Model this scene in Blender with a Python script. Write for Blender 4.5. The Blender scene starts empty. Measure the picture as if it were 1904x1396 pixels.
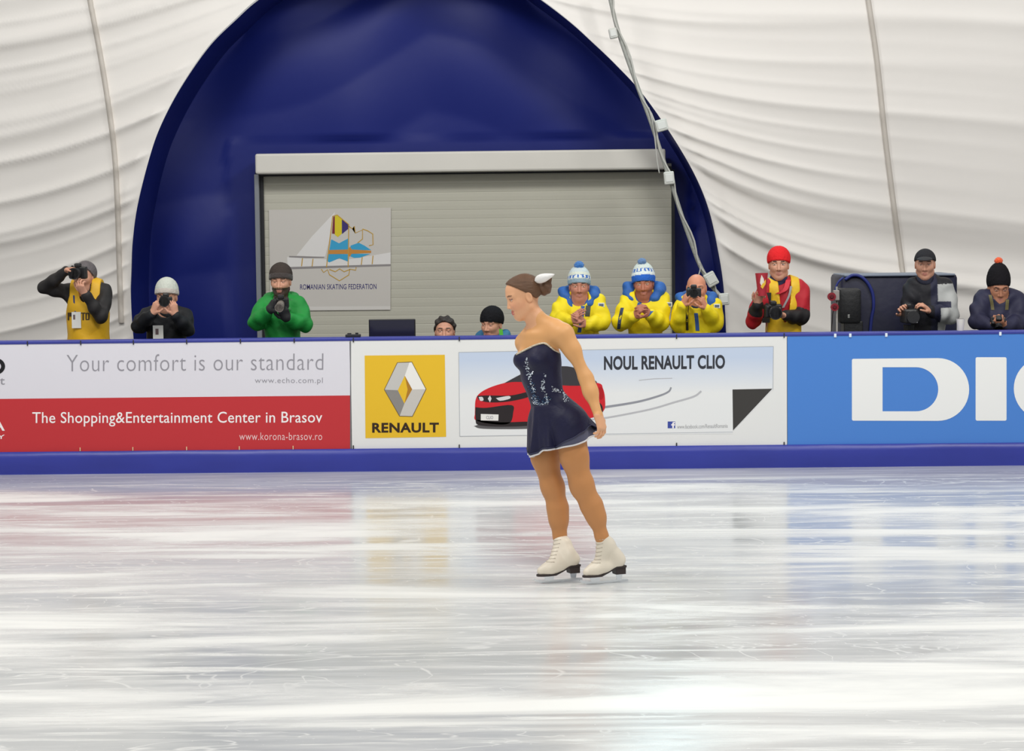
import bpy, bmesh, math, random
import numpy as np
from mathutils import Vector, Matrix
random.seed(7); np.random.seed(7)
S = bpy.context.scene
COL = S.collection

# ------------------------------------------------------------------ camera
FOC = 3900.0                      # focal length in pixels of the 1904 wide frame
YAW = math.radians(-1.2); PIT = 262 / FOC; ROLL = 0.0115
CP = np.array([0.0, -16.7, 1.88])
cf = np.array([math.sin(YAW)*math.cos(PIT), math.cos(YAW)*math.cos(PIT), -math.sin(PIT)])
r0 = np.array([math.cos(YAW), -math.sin(YAW), 0.0]); u0 = np.cross(r0, cf)
cu = u0*math.cos(ROLL) + r0*math.sin(ROLL); cr = r0*math.cos(ROLL) - u0*math.sin(ROLL)
cam = bpy.data.cameras.new('camera'); cam.sensor_width = 36; cam.lens = 36*FOC/1904
cam.clip_start = 0.1; cam.clip_end = 200
cob = bpy.data.objects.new('camera', cam); COL.objects.link(cob)
M = Matrix.Identity(4)
for i in range(3):
    M[i][0], M[i][1], M[i][2], M[i][3] = cr[i], cu[i], -cf[i], CP[i]
cob.matrix_world = M
S.camera = cob

def ray(px, py):
    return cf + cr*(px-952)/FOC - cu*(py-698)/FOC
def at(px, py, y):                # where the sight line of a pixel meets the upright plane at depth y
    d = ray(px, py); return CP + d*(y-CP[1])/d[1]
def ground(px, py, z=0.0):
    d = ray(px, py); return CP + d*(z-CP[2])/d[2]

# ------------------------------------------------------------------ light
S.view_settings.view_transform = 'Standard'; S.view_settings.look = 'None'
S.view_settings.gamma = 1; S.view_settings.use_curve_mapping = False
S.view_settings.exposure = -0.42
W = bpy.data.worlds.new('dome_light'); S.world = W; W.use_nodes = True
W.node_tree.nodes['Background'].inputs[0].default_value = (1.0, 1.0, 0.985, 1)
W.node_tree.nodes['Background'].inputs[1].default_value = 0.58
def area(name, loc, target, sx, sy, power, col=(1, 1, 1)):
    L = bpy.data.lights.new(name, 'AREA'); L.shape = 'RECTANGLE'; L.size = sx; L.size_y = sy
    L.energy = power; L.color = col
    o = bpy.data.objects.new(name, L); COL.objects.link(o); o.location = loc
    o.rotation_euler = (Vector(target)-Vector(loc)).to_track_quat('-Z', 'Y').to_euler()
    return o
area('rink_floodlight', (-5, -6, 8.5), (-4, -5, 0), 3.0, 1.2, 420, (1, .99, .96))
area('rink_floodlight', (5, -6, 8.5), (4, -5, 0), 3.0, 1.2, 420, (1, .99, .96))
area('rink_floodlight', (0.5, -13, 8.5), (0, -8, 0), 3.0, 1.2, 420, (1, .99, .96))
area('wall_floodlight', (-3.5, -3.0, 7.2), (-4, 4, 5.6), 2.5, 1.0, 190, (1, .99, .97))
area('wall_floodlight', (3.5, -3.0, 7.2), (3.2, 4, 5.6), 2.5, 1.0, 190, (1, .99, .97))
lampx = at(1238, 1000, 0)[0]*1.12
area('end_floodlight', (lampx, 2.2, 4.5), (0.3, -9, 0), 0.30, 0.6, 42, (.38, .85, 1))

# ------------------------------------------------------------------ materials
def lin(c):
    c = [x/255 for x in c]
    return tuple(x/12.92 if x <= .04045 else ((x+.055)/1.055)**2.4 for x in c)
MC = {}
def mat(name, rgb=None, rough=.6, bump=None, metal=0, spec=.5, attr=False, sheen=0, trans=0, vary=None, coat=0):
    if name in MC: return MC[name]
    m = bpy.data.materials.new(name); m.use_nodes = True; MC[name] = m
    nt = m.node_tree; b = nt.nodes['Principled BSDF']
    b.inputs['Roughness'].default_value = rough; b.inputs['Metallic'].default_value = metal
    b.inputs['Specular IOR Level'].default_value = spec
    b.inputs['Sheen Weight'].default_value = sheen; b.inputs['Coat Weight'].default_value = coat
    if attr:
        a = nt.nodes.new('ShaderNodeVertexColor'); a.layer_name = 'Col'
        nt.links.new(a.outputs[0], b.inputs['Base Color'])
    else:
        b.inputs['Base Color'].default_value = (*lin(rgb), 1)
    if vary or bump:
        tc = nt.nodes.new('ShaderNodeTexCoord')
    if vary:                      # (scale, amount): cloth and paint are never one even colour
        n = nt.nodes.new('ShaderNodeTexNoise'); n.inputs['Scale'].default_value = vary[0]; n.inputs['Detail'].default_value = 5
        nt.links.new(tc.outputs['Object'], n.inputs['Vector'])
        h = nt.nodes.new('ShaderNodeHueSaturation')
        mr = nt.nodes.new('ShaderNodeMapRange'); mr.inputs['To Min'].default_value = 1-vary[1]; mr.inputs['To Max'].default_value = 1+vary[1]
        mr.inputs['From Min'].default_value = .3; mr.inputs['From Max'].default_value = .7
        nt.links.new(n.outputs['Fac'], mr.inputs['Value']); nt.links.new(mr.outputs[0], h.inputs['Value'])
        if attr: nt.links.new(a.outputs[0], h.inputs['Color'])
        else: h.inputs['Color'].default_value = (*lin(rgb), 1)
        nt.links.new(h.outputs[0], b.inputs['Base Color'])
    if bump:                      # (scale, strength, stretch)
        n = nt.nodes.new('ShaderNodeTexNoise'); n.inputs['Scale'].default_value = bump[0]; n.inputs['Detail'].default_value = 4
        mp = nt.nodes.new('ShaderNodeMapping')
        if len(bump) > 2: mp.inputs['Scale'].default_value = bump[2]
        nt.links.new(tc.outputs['Object'], mp.inputs[0]); nt.links.new(mp.outputs[0], n.inputs['Vector'])
        bp = nt.nodes.new('ShaderNodeBump'); bp.inputs['Strength'].default_value = bump[1]; bp.inputs['Distance'].default_value = .03
        nt.links.new(n.outputs['Fac'], bp.inputs['Height']); nt.links.new(bp.outputs[0], b.inputs['Normal'])
    return m

# ------------------------------------------------------------------ object helpers
def tag(o, label=None, cat=None, group=None, kind=None):
    if label: o['label'] = label
    if cat: o['category'] = cat
    if group: o['group'] = group
    if kind: o['kind'] = kind
    return o
def empty(name, loc, label=None, cat=None, group=None):
    o = bpy.data.objects.new(name, None); COL.objects.link(o); o.location = [float(v) for v in loc]; o.empty_display_size = .1
    return tag(o, label, cat, group)
def origin(p):
    o = np.zeros(3)
    while p: o = o + np.array(p.location); p = p.parent
    return o
def meshobj(name, v, f, m, parent=None, smooth=True, col=None, org=None):
    """v in world coordinates; the object sits at its parent (or at org)"""
    v = np.asarray(v, float)
    base = origin(parent)
    loc = np.zeros(3) if parent is not None else (np.zeros(3) if org is None else np.asarray(org, float))
    v = v-base-loc
    me = bpy.data.meshes.new(name); me.from_pydata(v.tolist(), [], [list(map(int, q)) for q in f]); me.update()
    if smooth: me.polygons.foreach_set('use_smooth', [True]*len(me.polygons))
    if col is not None:
        ca = me.color_attributes.new('Col', 'FLOAT_COLOR', 'POINT')
        c4 = np.ones((len(v), 4), np.float32); c4[:, :3] = col; ca.data.foreach_set('color', c4.ravel())
    if m is not None: me.materials.append(m)
    o = bpy.data.objects.new(name, me); COL.objects.link(o); o.location = loc
    if parent is not None: o.parent = parent
    return o
class MB:
    """collects solids into one mesh"""
    def __init__(s): s.v = []; s.f = []
    def add(s, v, f):
        n = len(s.v); s.v += [tuple(map(float, q)) for q in v]; s.f += [[i+n for i in q] for q in f]; return s
    def box(s, c, size, ax=None, bev=0.0):
        bm = bmesh.new(); bmesh.ops.create_cube(bm, size=1)
        for q in bm.verts: q.co = Vector((q.co.x*size[0], q.co.y*size[1], q.co.z*size[2]))
        if bev > 0: bmesh.ops.bevel(bm, geom=bm.edges[:], offset=bev, segments=2, profile=.5, affect='EDGES')
        ax = np.eye(3) if ax is None else np.asarray(ax); c = np.asarray(c, float)
        bm.verts.index_update()
        s.add([c+q.co.x*ax[0]+q.co.y*ax[1]+q.co.z*ax[2] for q in bm.verts], [[q.index for q in p.verts] for p in bm.faces]); bm.free(); return s
    def tube(s, pts, r, n=10, caps=True):
        pts = [np.asarray(p, float) for p in pts]
        rr = r if hasattr(r, '__len__') else [r]*len(pts)
        up = None; V = []; Fc = []
        for i, p in enumerate(pts):
            t = pts[min(i+1, len(pts)-1)]-pts[max(i-1, 0)]; t = t/(np.linalg.norm(t)+1e-12)
            if up is None:
                up = np.cross(t, [0, 0, 1]) if abs(t[2]) < .9 else np.cross(t, [0, 1, 0])
            up = up-t*(up@t); up = up/(np.linalg.norm(up)+1e-12); w = np.cross(t, up)
            for k in range(n):
                a = 2*math.pi*k/n; V.append(p+rr[i]*(math.cos(a)*up+math.sin(a)*w))
        for i in range(len(pts)-1):
            for k in range(n):
                Fc.append([i*n+k, i*n+(k+1) % n, (i+1)*n+(k+1) % n, (i+1)*n+k])
        if caps: Fc += [list(range(n))[::-1], [(len(pts)-1)*n+k for k in range(n)]]
        return s.add(V, Fc)
    def cyl(s, a, b, ra, rb=None, n=20): return s.tube([a, b], [ra, ra if rb is None else rb], n)
    def prism(s, pts, depth):
        """polygon of world points pushed back along the depth vector"""
        n = len(pts); d = np.asarray(depth, float)
        V = [np.asarray(p, float) for p in pts]+[np.asarray(p, float)+d for p in pts]
        return s.add(V, [list(range(n)), list(range(2*n-1, n-1, -1))]+[[i, i+n, (i+1) % n+n, (i+1) % n] for i in range(n)])
    def build(s, name, m, parent=None, smooth=False, org=None):
        o = meshobj(name, s.v, s.f, m, parent, smooth, org=org)
        bm = bmesh.new(); bm.from_mesh(o.data); bmesh.ops.recalc_face_normals(bm, faces=bm.faces); bm.to_mesh(o.data); bm.free()
        if smooth: o.data.polygons.foreach_set('use_smooth', [True]*len(o.data.polygons))
        return o
def autosmooth(o, ang=40):
    for e in o.data.edges: pass
    try: o.data.set_sharp_from_angle(angle=math.radians(ang)); o.data.polygons.foreach_set('use_smooth', [True]*len(o.data.polygons))
    except Exception: pass
    return o

# flat prints on a plane of constant depth (banners): outlines come in frame units and are laid on the banner's own plane
def curve_flat(name, loops, y, m, parent, thick=.0008):
    cu_ = bpy.data.curves.new(name, 'CURVE'); cu_.dimensions = '2D'; cu_.fill_mode = 'BOTH'; cu_.extrude = thick/2
    for lp in loops:
        P = [at(a, b, y) for a, b in lp]
        sp = cu_.splines.new('POLY'); sp.points.add(len(P)-1)
        for q, p in zip(sp.points, P): q.co = (p[0], p[2], 0, 1)
        sp.use_cyclic_u = True
    o = bpy.data.objects.new('tmp', cu_); COL.objects.link(o)
    me = bpy.data.meshes.new_from_object(o.evaluated_get(bpy.context.evaluated_depsgraph_get()))
    bpy.data.objects.remove(o)
    v = np.array([(q.co.x, y-q.co.z, q.co.y) for q in me.vertices]); f = [list(p.vertices)[::-1] for p in me.polygons]
    return meshobj(name, v, f, m, parent, False)
def rect(x0, y0, x1, y1): return [(x0, y0), (x1, y0), (x1, y1), (x0, y1)]
def text_flat(name, txt, x0, x1, ytop, ybot, y, m, parent, weight=0.0, spacing=1.0, shear=0, roll=0):
    """lettering whose ink box fills the given box of the banner"""
    cu_ = bpy.data.curves.new(name, 'FONT'); cu_.body = txt; cu_.size = 1; cu_.offset = weight; cu_.extrude = .004; cu_.space_character = spacing
    cu_.resolution_u = 4; cu_.shear = shear
    o = bpy.data.objects.new('tmp', cu_); COL.objects.link(o)
    me = bpy.data.meshes.new_from_object(o.evaluated_get(bpy.context.evaluated_depsgraph_get()))
    bpy.data.objects.remove(o)
    v = np.array([q.co[:] for q in me.vertices]); lo, hi = v.min(0), v.max(0)
    t = (v-lo)/(hi-lo+1e-9)
    A, B, C_ = at(x0, ybot, y), at(x1, ybot+roll, y), at(x0, ytop, y)
    w = A+t[:, :1]*(B-A)+t[:, 1:2]*(C_-A)
    w[:, 1] = y-(t[:, 2]-.5)*.0008
    return meshobj(name, w, [list(p.vertices) for p in me.polygons], m, parent, False)
def arc(cx, cy, rx, ry, a0, a1, n=24):
    return [(cx+rx*math.cos(math.radians(a0+(a1-a0)*i/n)), cy+ry*math.sin(math.radians(a0+(a1-a0)*i/n))) for i in range(n+1)]
def stroke(pts, w):
    """outline of a poly-line of width w (frame units)"""
    P = [np.array(p, float) for p in pts]; L = []; R = []
    for i, p in enumerate(P):
        t = P[min(i+1, len(P)-1)]-P[max(i-1, 0)]; t /= np.linalg.norm(t)+1e-9; n = np.array([-t[1], t[0]])
        ww = w[i] if hasattr(w, '__len__') else w
        L.append(tuple(p+n*ww/2)); R.append(tuple(p-n*ww/2))
    return L+R[::-1]
def smooth_pts(pts, n=8):
    P = [np.array(p, float) for p in pts]; P = [2*P[0]-P[1]]+P+[2*P[-1]-P[-2]]; out = []
    for i in range(1, len(P)-2):
        for k in range(n):
            t = k/n; a, b, c, d = P[i-1:i+3]
            out.append(.5*((2*b)+(-a+c)*t+(2*a-5*b+4*c-d)*t*t+(-a+3*b-3*c+d)*t**3))
    out.append(P[-2]); return out

# ------------------------------------------------------------------ the building
# ice
ice = bpy.data.materials.new('skated_ice'); ice.use_nodes = True
def ice_nodes():
    nt = ice.node_tree; N = nt.nodes; L = nt.links; b = N['Principled BSDF']
    tc = N.new('ShaderNodeTexCoord')
    def mapping(sc, rot=0):
        m = N.new('ShaderNodeMapping'); m.inputs['Scale'].default_value = sc; m.inputs['Rotation'].default_value = (0, 0, rot)
        L.new(tc.outputs['Object'], m.inputs[0]); return m.outputs[0]
    def noise(sc, scale, detail=5, dist=0, rot=0, ro=.5):
        n = N.new('ShaderNodeTexNoise'); n.inputs['Scale'].default_value = scale; n.inputs['Detail'].default_value = detail; n.inputs['Distortion'].default_value = dist; n.inputs['Roughness'].default_value = ro
        L.new(mapping(sc, rot), n.inputs['Vector']); return n.outputs['Fac']
    def rng(x, a, c, lo=0, hi=1):
        m = N.new('ShaderNodeMapRange'); m.interpolation_type = 'SMOOTHSTEP'
        for k, v in (('From Min', a), ('From Max', c), ('To Min', lo), ('To Max', hi)): m.inputs[k].default_value = v
        L.new(x, m.inputs['Value']); return m.outputs[0]
    def op(kind, a, c):
        m = N.new('ShaderNodeMath'); m.operation = kind
        for i, q in enumerate((a, c)):
            if isinstance(q, (int, float)): m.inputs[i].default_value = q
            else: L.new(q, m.inputs[i])
        return m.outputs[0]
    streak = rng(noise((.22, 1.25, 1), 1.3, 9, .5, .03, .62), .40, .66)          # scraped, frosted swathes
    fine = rng(noise((.30, 3.2, 1), 3.0, 8, .5, -.05, .65), .47, .68)
    swirl = rng(noise((.55, 1.1, 1), 1.0, 3, 3.0, .3), .485, .5)
    swirl2 = rng(noise((.55, 1.1, 1), 1.0, 3, 3.0, .3), .5, .515, 1, 0)
    cut = op('MULTIPLY', op('MULTIPLY', swirl, swirl2), .55)                # curved blade cuts
    chips = rng(noise((1, 2, 1), 34, 2), .70, .76)
    frost = op('MAXIMUM', op('MAXIMUM', op('MAXIMUM', streak, op('MULTIPLY', fine, .75)), cut), op('MULTIPLY', chips, .6))
    sp = N.new('ShaderNodeSeparateXYZ'); L.new(tc.outputs['Object'], sp.inputs[0])
    frost = op('MULTIPLY', frost, rng(sp.outputs[1], -.9, -.3, 1, .45))        # less frost along the boards: darker, smoother ice there
    cr_ = N.new('ShaderNodeMix'); cr_.data_type = 'RGBA'
    cr_.inputs[6].default_value = (*lin((189, 191, 192)), 1); cr_.inputs[7].default_value = (*lin((244, 244, 240)), 1)
    L.new(frost, cr_.inputs[0]); L.new(cr_.outputs[2], b.inputs['Base Color'])
    L.new(rng(frost, 0, 1, .13, .36), b.inputs['Roughness'])
    b.inputs['IOR'].default_value = 1.31
    bp = N.new('ShaderNodeBump'); bp.inputs['Strength'].default_value = .10; bp.inputs['Distance'].default_value = .01
    L.new(noise((.6, 1.4, 1), 9, 5), bp.inputs['Height']); L.new(bp.outputs[0], b.inputs['Normal'])
ice_nodes()
tag(meshobj('floor', [(-30, -30, 0), (30, -30, 0), (30, .06, 0), (-30, .06, 0)], [(0, 1, 2, 3)], ice, None, False),
    'scratched white ice sheet of the rink', 'ice rink', kind='structure')
tag(meshobj('floor_walkway', [(-30, .06, 0), (30, .06, 0), (30, 9, 0), (-30, 9, 0)], [(0, 1, 2, 3)], mat('rubber_floor', (70, 70, 74), .8), None, False),
    'dark walkway floor behind the rink boards', 'floor', kind='structure')

# white membrane with the arched opening; the outline of the opening is measured at depth 3
YA = 3.0
left_px = [(250, 640), (246, 590), (244, 540), (245, 504), (247.5, 449), (257, 380), (280, 289), (302, 229), (339, 160), (390, 87), (440, 37), (482, 0)]
right_px = [(1005, 0), (1060, 42), (1100, 78), (1144, 120), (1193, 173), (1247, 249), (1291, 324), (1318, 391), (1335, 467), (1345, 533), (1350, 618), (1352, 640)]
lw = [at(a, b, YA) for a, b in left_px]; rw = [at(a, b, YA) for a, b in right_px]
apex = [at(560, -52, YA), at(660, -88, YA), at(745, -98, YA), at(830, -88, YA), at(930, -50, YA)]
feet0 = np.array([lw[0][0]+.05, YA, 0]); feet1 = np.array([rw[-1][0]+.02, YA, 0])
raw = [feet0, (feet0+lw[0])/2+np.array([0.0, 0, 0])]+lw+apex+rw+[(feet1+rw[-1])/2, feet1]
ARC = smooth_pts([(p[0], p[2]) for p in raw], 20)       # (x, z) outline from the one foot over the top to the other
def arch_half(z):
    a = np.array(ARC); i = a[:, 1].argmax(); l, r = a[:i+1], a[i:][::-1]
    return np.interp(z, l[:, 1], l[:, 0]), np.interp(z, r[:, 1], r[:, 0])
ZTOP = max(p[1] for p in ARC); XC = -1.21
def membrane():
    n = len(ARC); T = np.linspace(0, 1, 270)**1.35; V = []
    rs = np.random.RandomState(3); ph = rs.rand(12)*6.28
    for k, (ax, az) in enumerate(ARC):
        if az <= 0.02: dx, dz = (-1, 0) if ax < XC else (1, 0)
        else:
            dx, dz = ax-XC, max(az-1.2, 0)*1.0; q = math.hypot(dx, dz); dx, dz = dx/q, dz/q
        for t in T:
            d = t*9.0; x, z = ax+dx*d, az+dz*d
            V.append((x, z, d, abs(ax-XC), 0))
    V = np.array(V); x, z, d = V[:, 0], V[:, 1], V[:, 2]
    el, er = arch_half(np.clip(z, 0, ZTOP*.985)); dh = np.maximum(np.where(x < XC, el-x, x-er), 0)
    dh = np.where(z > ZTOP*.985, np.minimum(d, dh+1), dh)
    side = np.where(x < XC, -1.0, 1.0)
    y = YA+.55*(1-np.exp(-d/1.1))-.022*np.maximum(np.abs(x-XC)-3, 0)**2-.016*np.maximum(z-1.5, 0)**2
    # folds: hang from the arch, drop away from it and level out
    phi = z-np.where(side < 0, .50*np.exp(-dh/1.4), .80*np.exp(-dh/.9)*np.clip((5-z)/2.5, .3, 1))+.06*np.sin(1.1*x+1)-np.where(side < 0, .07, -.04)*(x-XC)
    def rid(p, sh): return (1-np.abs(np.sin(p)))**sh
    env = .25+.75*np.clip(z-.6, 0, 1)
    lw_ = np.where(side < 0, np.exp(-d/3.5), np.exp(-d/.9)+.06)
    mod = .55+.45*np.sin(phi*2.3+ph[0]+.35*x)
    mod2 = .5+.5*np.sin(phi*1.7+ph[1]-.5*x)
    y = y-(.075*rid(phi*8.0+.5*np.sin(x*.5+ph[2]), 2.2)*mod+.045*rid(phi*13.5+ph[3]-.4*np.sin(x*.6), 2.4)*mod2)*env*lw_*np.clip(d/.12, 0, 1)
    y = y-np.where(side > 0, .07*np.exp(-((phi-1.44)/.055)**2)-.05*np.exp(-((phi-1.75)/.2)**2), 0)*np.clip(d/.2, 0, 1)
    y = y-np.where(side < 0, .05, .022)*rid(phi*3.3+ph[5], 3)*env*np.clip(d/.15, 0, 1)
    m = len(T); F = []
    for k in range(n-1):
        for j in range(m-1): F.append((k*m+j, k*m+j+1, (k+1)*m+j+1, (k+1)*m+j))
    # the membrane as a height field for the seams
    return np.stack([x, y, np.maximum(z, 0)], 1), F
mv, mf = membrane()
white_mem = mat('white_membrane', (231, 227, 222), .55, (1.6, .12, (1, 1, 2.5)), vary=(.8, .02))
wall_back = tag(meshobj('wall_back', mv, mf, white_mem), 'white wrinkled air dome membrane around the blue arch', 'wall', kind='structure')
bm = bmesh.new(); bm.from_mesh(wall_back.data); bm.normal_update()
from mathutils.bvhtree import BVHTree
MEM = BVHTree.FromBMesh(bm); bm.free()
def on_membrane(px, py):
    d = Vector(ray(px, py)).normalized(); h = MEM.ray_cast(Vector(CP), d)
    return np.array(h[0]) if h[0] is not None else at(px, py, YA)
def seam(name, pts, w):
    P = smooth_pts(pts, 10); V = []
    for p in P:
        for s_ in (-w, w):
            q = on_membrane(p[0]+s_, p[1]); V.append(q+np.array([0, -.03, 0]))
    for p in P:
        for s_ in (-w, w):
            q = on_membrane(p[0]+s_, p[1]); V.append(q+np.array([0, .01, 0]))
    n = len(P); F = []
    for i in range(n-1):
        F += [(2*i, 2*i+1, 2*i+3, 2*i+2), (2*n+2*i, 2*i, 2*i+2, 2*n+2*i+2), (2*i+1, 2*n+2*i+1, 2*n+2*i+3, 2*i+3)]
    tag(meshobj(name, V, F, mat('seam_tape', (196, 189, 180), .6)), None, None, kind='structure')
seam('trim_1', [(160, -60), (168, 0), (185, 90), (200, 180), (213, 280), (219, 380), (222, 480), (226, 600)], 4.5)
seam('trim_2', [(1606, -60), (1614, 0), (1630, 110), (1645, 250), (1660, 370), (1676, 490), (1690, 600)], 4.5)

# blue tunnel of the arch and the blue end sheet
YB = 3.85
def tunnel():
    V = []; F = []; n = len(ARC); ys = np.linspace(YA-.02, YB, 9)
    for j, y in enumerate(ys):
        for k, (x, z) in enumerate(ARC):
            s_ = 1+.006*math.sin(math.pi*j/8)*math.sin(k*.078)
            V.append((XC+(x-XC)*(s_ if 0 < j < 8 else 1), y, z))
    for j in range(8):
        for k in range(n-1): F.append((j*n+k, j*n+k+1, (j+1)*n+k+1, (j+1)*n+k))
    return V, F
blue_cloth = mat('blue_tarpaulin', (18, 32, 112), .5, (2.2, .22, (1, 1, .8)), spec=.3)
v, f = tunnel(); tag(meshobj('wall_tunnel', v, f, blue_cloth), 'blue tarpaulin sides of the arched tunnel', 'wall', kind='structure')
def endsheet():
    a = np.array(ARC); V = []; F = []; nx, nz = 120, 110
    for j in range(nz+1):
        z = ZTOP*.999*j/nz; l, r = arch_half(z); l -= .05; r += .05
        for i in range(nx+1):
            x = l+(r-l)*i/nx
            bul = -.10*math.sin(math.pi*i/nx)*math.sin(math.pi*min(max((z-2.6)/2.2, 0), 1))
            fo = .035*math.sin(3.1*x+1.7*z)+.022*math.sin(6*x-3*z+1.2*math.sin(2*z))+.024*(1-abs(math.sin(4.2*(z+.35*abs(x-XC))+.6*math.sin(2*x))))
            if -3.2 < x < 1.35 and z < 2.85: fo *= .2; bul = 0
            V.append((x, YB+bul+fo-.0, z))
    for j in range(nz):
        for i in range(nx): F.append((j*(nx+1)+i, j*(nx+1)+i+1, (j+1)*(nx+1)+i+1, (j+1)*(nx+1)+i))
    return V, F
v, f = endsheet(); tag(meshobj('wall_end', v, f, blue_cloth), 'dark blue tarpaulin closing the arch behind the shutter door', 'wall', kind='structure')

# roller shutter door
YD = 3.70
D0, D1 = at(487, 400, YD)[0], at(1249, 400, YD)[0]
zt = at(860, 320, YD)[2]
door = empty('door_1', ((D0+D1)/2, YD, 0)); tag(door, 'wide grey roller shutter door with a pale box above', 'door', kind='structure')
def slats():
    b = MB(); n = 30; h = (zt+.06)/n
    V = []; F = []
    for i in range(n):
        z0 = i*h
        for (yy, zz) in ((YD+.002, z0), (YD, z0+.005), (YD-.001, z0+h*.5), (YD, z0+h-.005), (YD+.002, z0+h)):
            V += [(D0, yy, zz), (D1, yy, zz)]
    for i in range(len(V)//2-1): F.append((2*i, 2*i+1, 2*i+3, 2*i+2))
    b.add(V, F); return b.build('shutter_curtain', mat('shutter_grey', (186, 184, 170), .55, (30, .02), vary=(1.0, .02)), door)
slats()
xL = at(477, 400, YD)[0]
MB().box(((xL+at(484, 400, YD)[0])/2, YD-.03, zt/2), (.045, .12, zt), bev=.005).build('door_jamb', mat('jamb_grey', (126, 130, 136), .5), door)
MB().box(((at(484, 400, YD)[0]+at(491, 400, YD)[0])/2, YD-.005, zt/2), (.04, .06, zt)).build('guide_rail', mat('black_rubber', (22, 24, 30), .6), door)
MB().box((D1+.012, YD-.005, zt/2), (.03, .06, zt)).build('guide_rail', mat('black_rubber'), door)
MB().box(((xL+D1)/2, YD-.02, zt+.005), (D1-xL, .05, .05)).build('rubber_seal', mat('black_rubber'), door)
bx0, bx1 = at(474, 300, YD-.25)[0], at(1238, 300, YD-.25)[0]
zb0, zb1 = at(860, 319, YD-.25)[2], at(860, 281, YD-.25)[2]
MB().box(((bx0+bx1)/2, YD-.10, (zb0+zb1)/2), (bx1-bx0, .30, zb1-zb0), bev=.02).build('shutter_box', mat('shutter_box_white', (214, 211, 203), .5, vary=(2, .03)), door)

# ------------------------------------------------------------------ rink boards
ZR = 1.073; ZK = .178
rail_blue = mat('rail_blue', (52, 60, 150), .45, (3, .25, (.6, 1, 1)), vary=(2, .08))
kick_blue = mat('kick_blue', (46, 56, 152), .38, (2.2, .35, (.5, 1, 1.4)), vary=(1.5, .08))
boards = empty('rink_barrier', (0, .07, 0), 'long rink barrier with blue kick strip and blue top rail', 'rink barrier')
MB().box((0, .075, ZR/2-.02), (26, .12, ZR-.05)).build('board_panel', mat('board_white', (214, 214, 212), .5), boards)
MB().box((0, .07, ZR-.014), (26, .165, .028), bev=.009).build('top_rail', rail_blue, boards)
def kick():
    V = []; F = []; n = 260; prof = [(-.004, ZK+.004), (-.026, ZK), (-.034, ZK*.75), (-.036, ZK*.4), (-.03, .02), (-.03, .0)]
    for i in range(n+1):
        x = -13+26*i/n
        for j, (yy, z) in enumerate(prof):
            V.append((x, yy+.006*math.sin(2.1*x+j)*math.sin(5*x+2*j)*(0 < j < 4), z))
    m = len(prof)
    for i in range(n):
        for j in range(m-1): F.append((i*m+j, i*m+j+1, (i+1)*m+j+1, (i+1)*m+j))
    meshobj('kick_strip', V, F, kick_blue, boards)
kick()

vinyl = lambda n, c: mat('vinyl_'+n, c, .42, (1.3, .06), spec=.35)
PW, PR, PLB = vinyl('white', (230, 230, 228)), vinyl('red', (194, 50, 56)), vinyl('light_blue', (76, 132, 210))
ink = lambda n, c: mat('ink_'+n, c, .5, spec=.3)
def lay(k): return -.006-.0012*k
TOPL = lambda x: 635-x*20/1904
BOTL = lambda x: 840.5-x*15.2/1904
def sheet(name, x0, x1, m, parent, k=0, f0=0.0, f1=1.0):
    """banner strip between two frame columns, f0..f1 of the height from the top"""
    A, B = at(x0, 700, lay(k)), at(x1, 700, lay(k)); zt_, zb = 1.049, ZK+.002
    z1 = zt_+(zb-zt_)*f0; z0 = zt_+(zb-zt_)*f1
    V = []; F = []; n = 40
    for yy in (0, .003):
        for z in (z0, z1):
            for i in range(n+1):
                V.append((A[0]+(B[0]-A[0])*i/n, lay(k)+yy, z))
    m_ = n+1
    for i in range(n):
        F += [(i, i+1, m_+i+1, m_+i), (2*m_+i, 3*m_+i, 3*m_+i+1, 2*m_+i+1), (m_+i, m_+i+1, 3*m_+i+1, 3*m_+i), (i, 2*m_+i, 2*m_+i+1, i+1)]
    F += [(0, m_, 3*m_, 2*m_), (n, 2*m_+n, 3*m_+n, m_+n)]
    return meshobj(name, V, F, m, parent, False)
def ties(parent, xs, top=True, bot=False, m='tie_black', c=(40, 40, 44)):
    for x in xs:
        if top: MB().box(at(x, TOPL(x)+4, -.012), (.009, .006, .038), bev=.002).build('cable_tie', mat(m, c, .5), parent)
        if bot: MB().box(at(x, BOTL(x)-4, -.012), (.009, .006, .03), bev=.002).build('cable_tie', mat(m, c, .5), parent)

# banner 1 : white over red
b1 = empty('advertising_banner', (at(100, 700, 0)[0], -.006, ZK), 'banner of a white strip over a red strip, with two slogans and web addresses', 'banner')
sheet('white_strip', -420, 651, vinyl('lilac_white', (222, 220, 228)), b1, 0, 0, .505); sheet('red_strip', -420, 650, PR, b1, 0, .505, 1)
G1 = ink('grey', (150, 148, 156)); K1 = ink('black', (26, 26, 30)); W1 = ink('white', (246, 240, 240)); WP = ink('pinkwhite', (240, 200, 200))
text_flat('slogan', 'Your comfort is our standard', 124, 601, 659.5, 690.5, lay(1), G1, b1, -.012, 1.06, roll=-3)
text_flat('web_address', 'www.echo.com.pl', 474, 600, 702, 715, lay(1), G1, b1, -.008, 1.1)
text_flat('slogan', 'The Shopping&Entertainment Center in Brasov', 60, 599, 766, 793, lay(1), W1, b1, .004, 1.03, roll=-1)
text_flat('web_address', 'www.korona-brasov.ro', 445, 599, 804, 818, lay(1), WP, b1, -.004, 1.08)
curve_flat('company_name', [arc(-10, 681, 19.5, 16, 0, 359, 40), arc(-10, 681, 12, 9.5, 0, 359, 40)], lay(1), K1, b1)
text_flat('company_line', 'investment', -112, 9, 701, 715, lay(1), G1, b1, .004)
text_flat('centre_name', 'KORONA', -150, 9, 779, 801, lay(1), W1, b1, .012)
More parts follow.
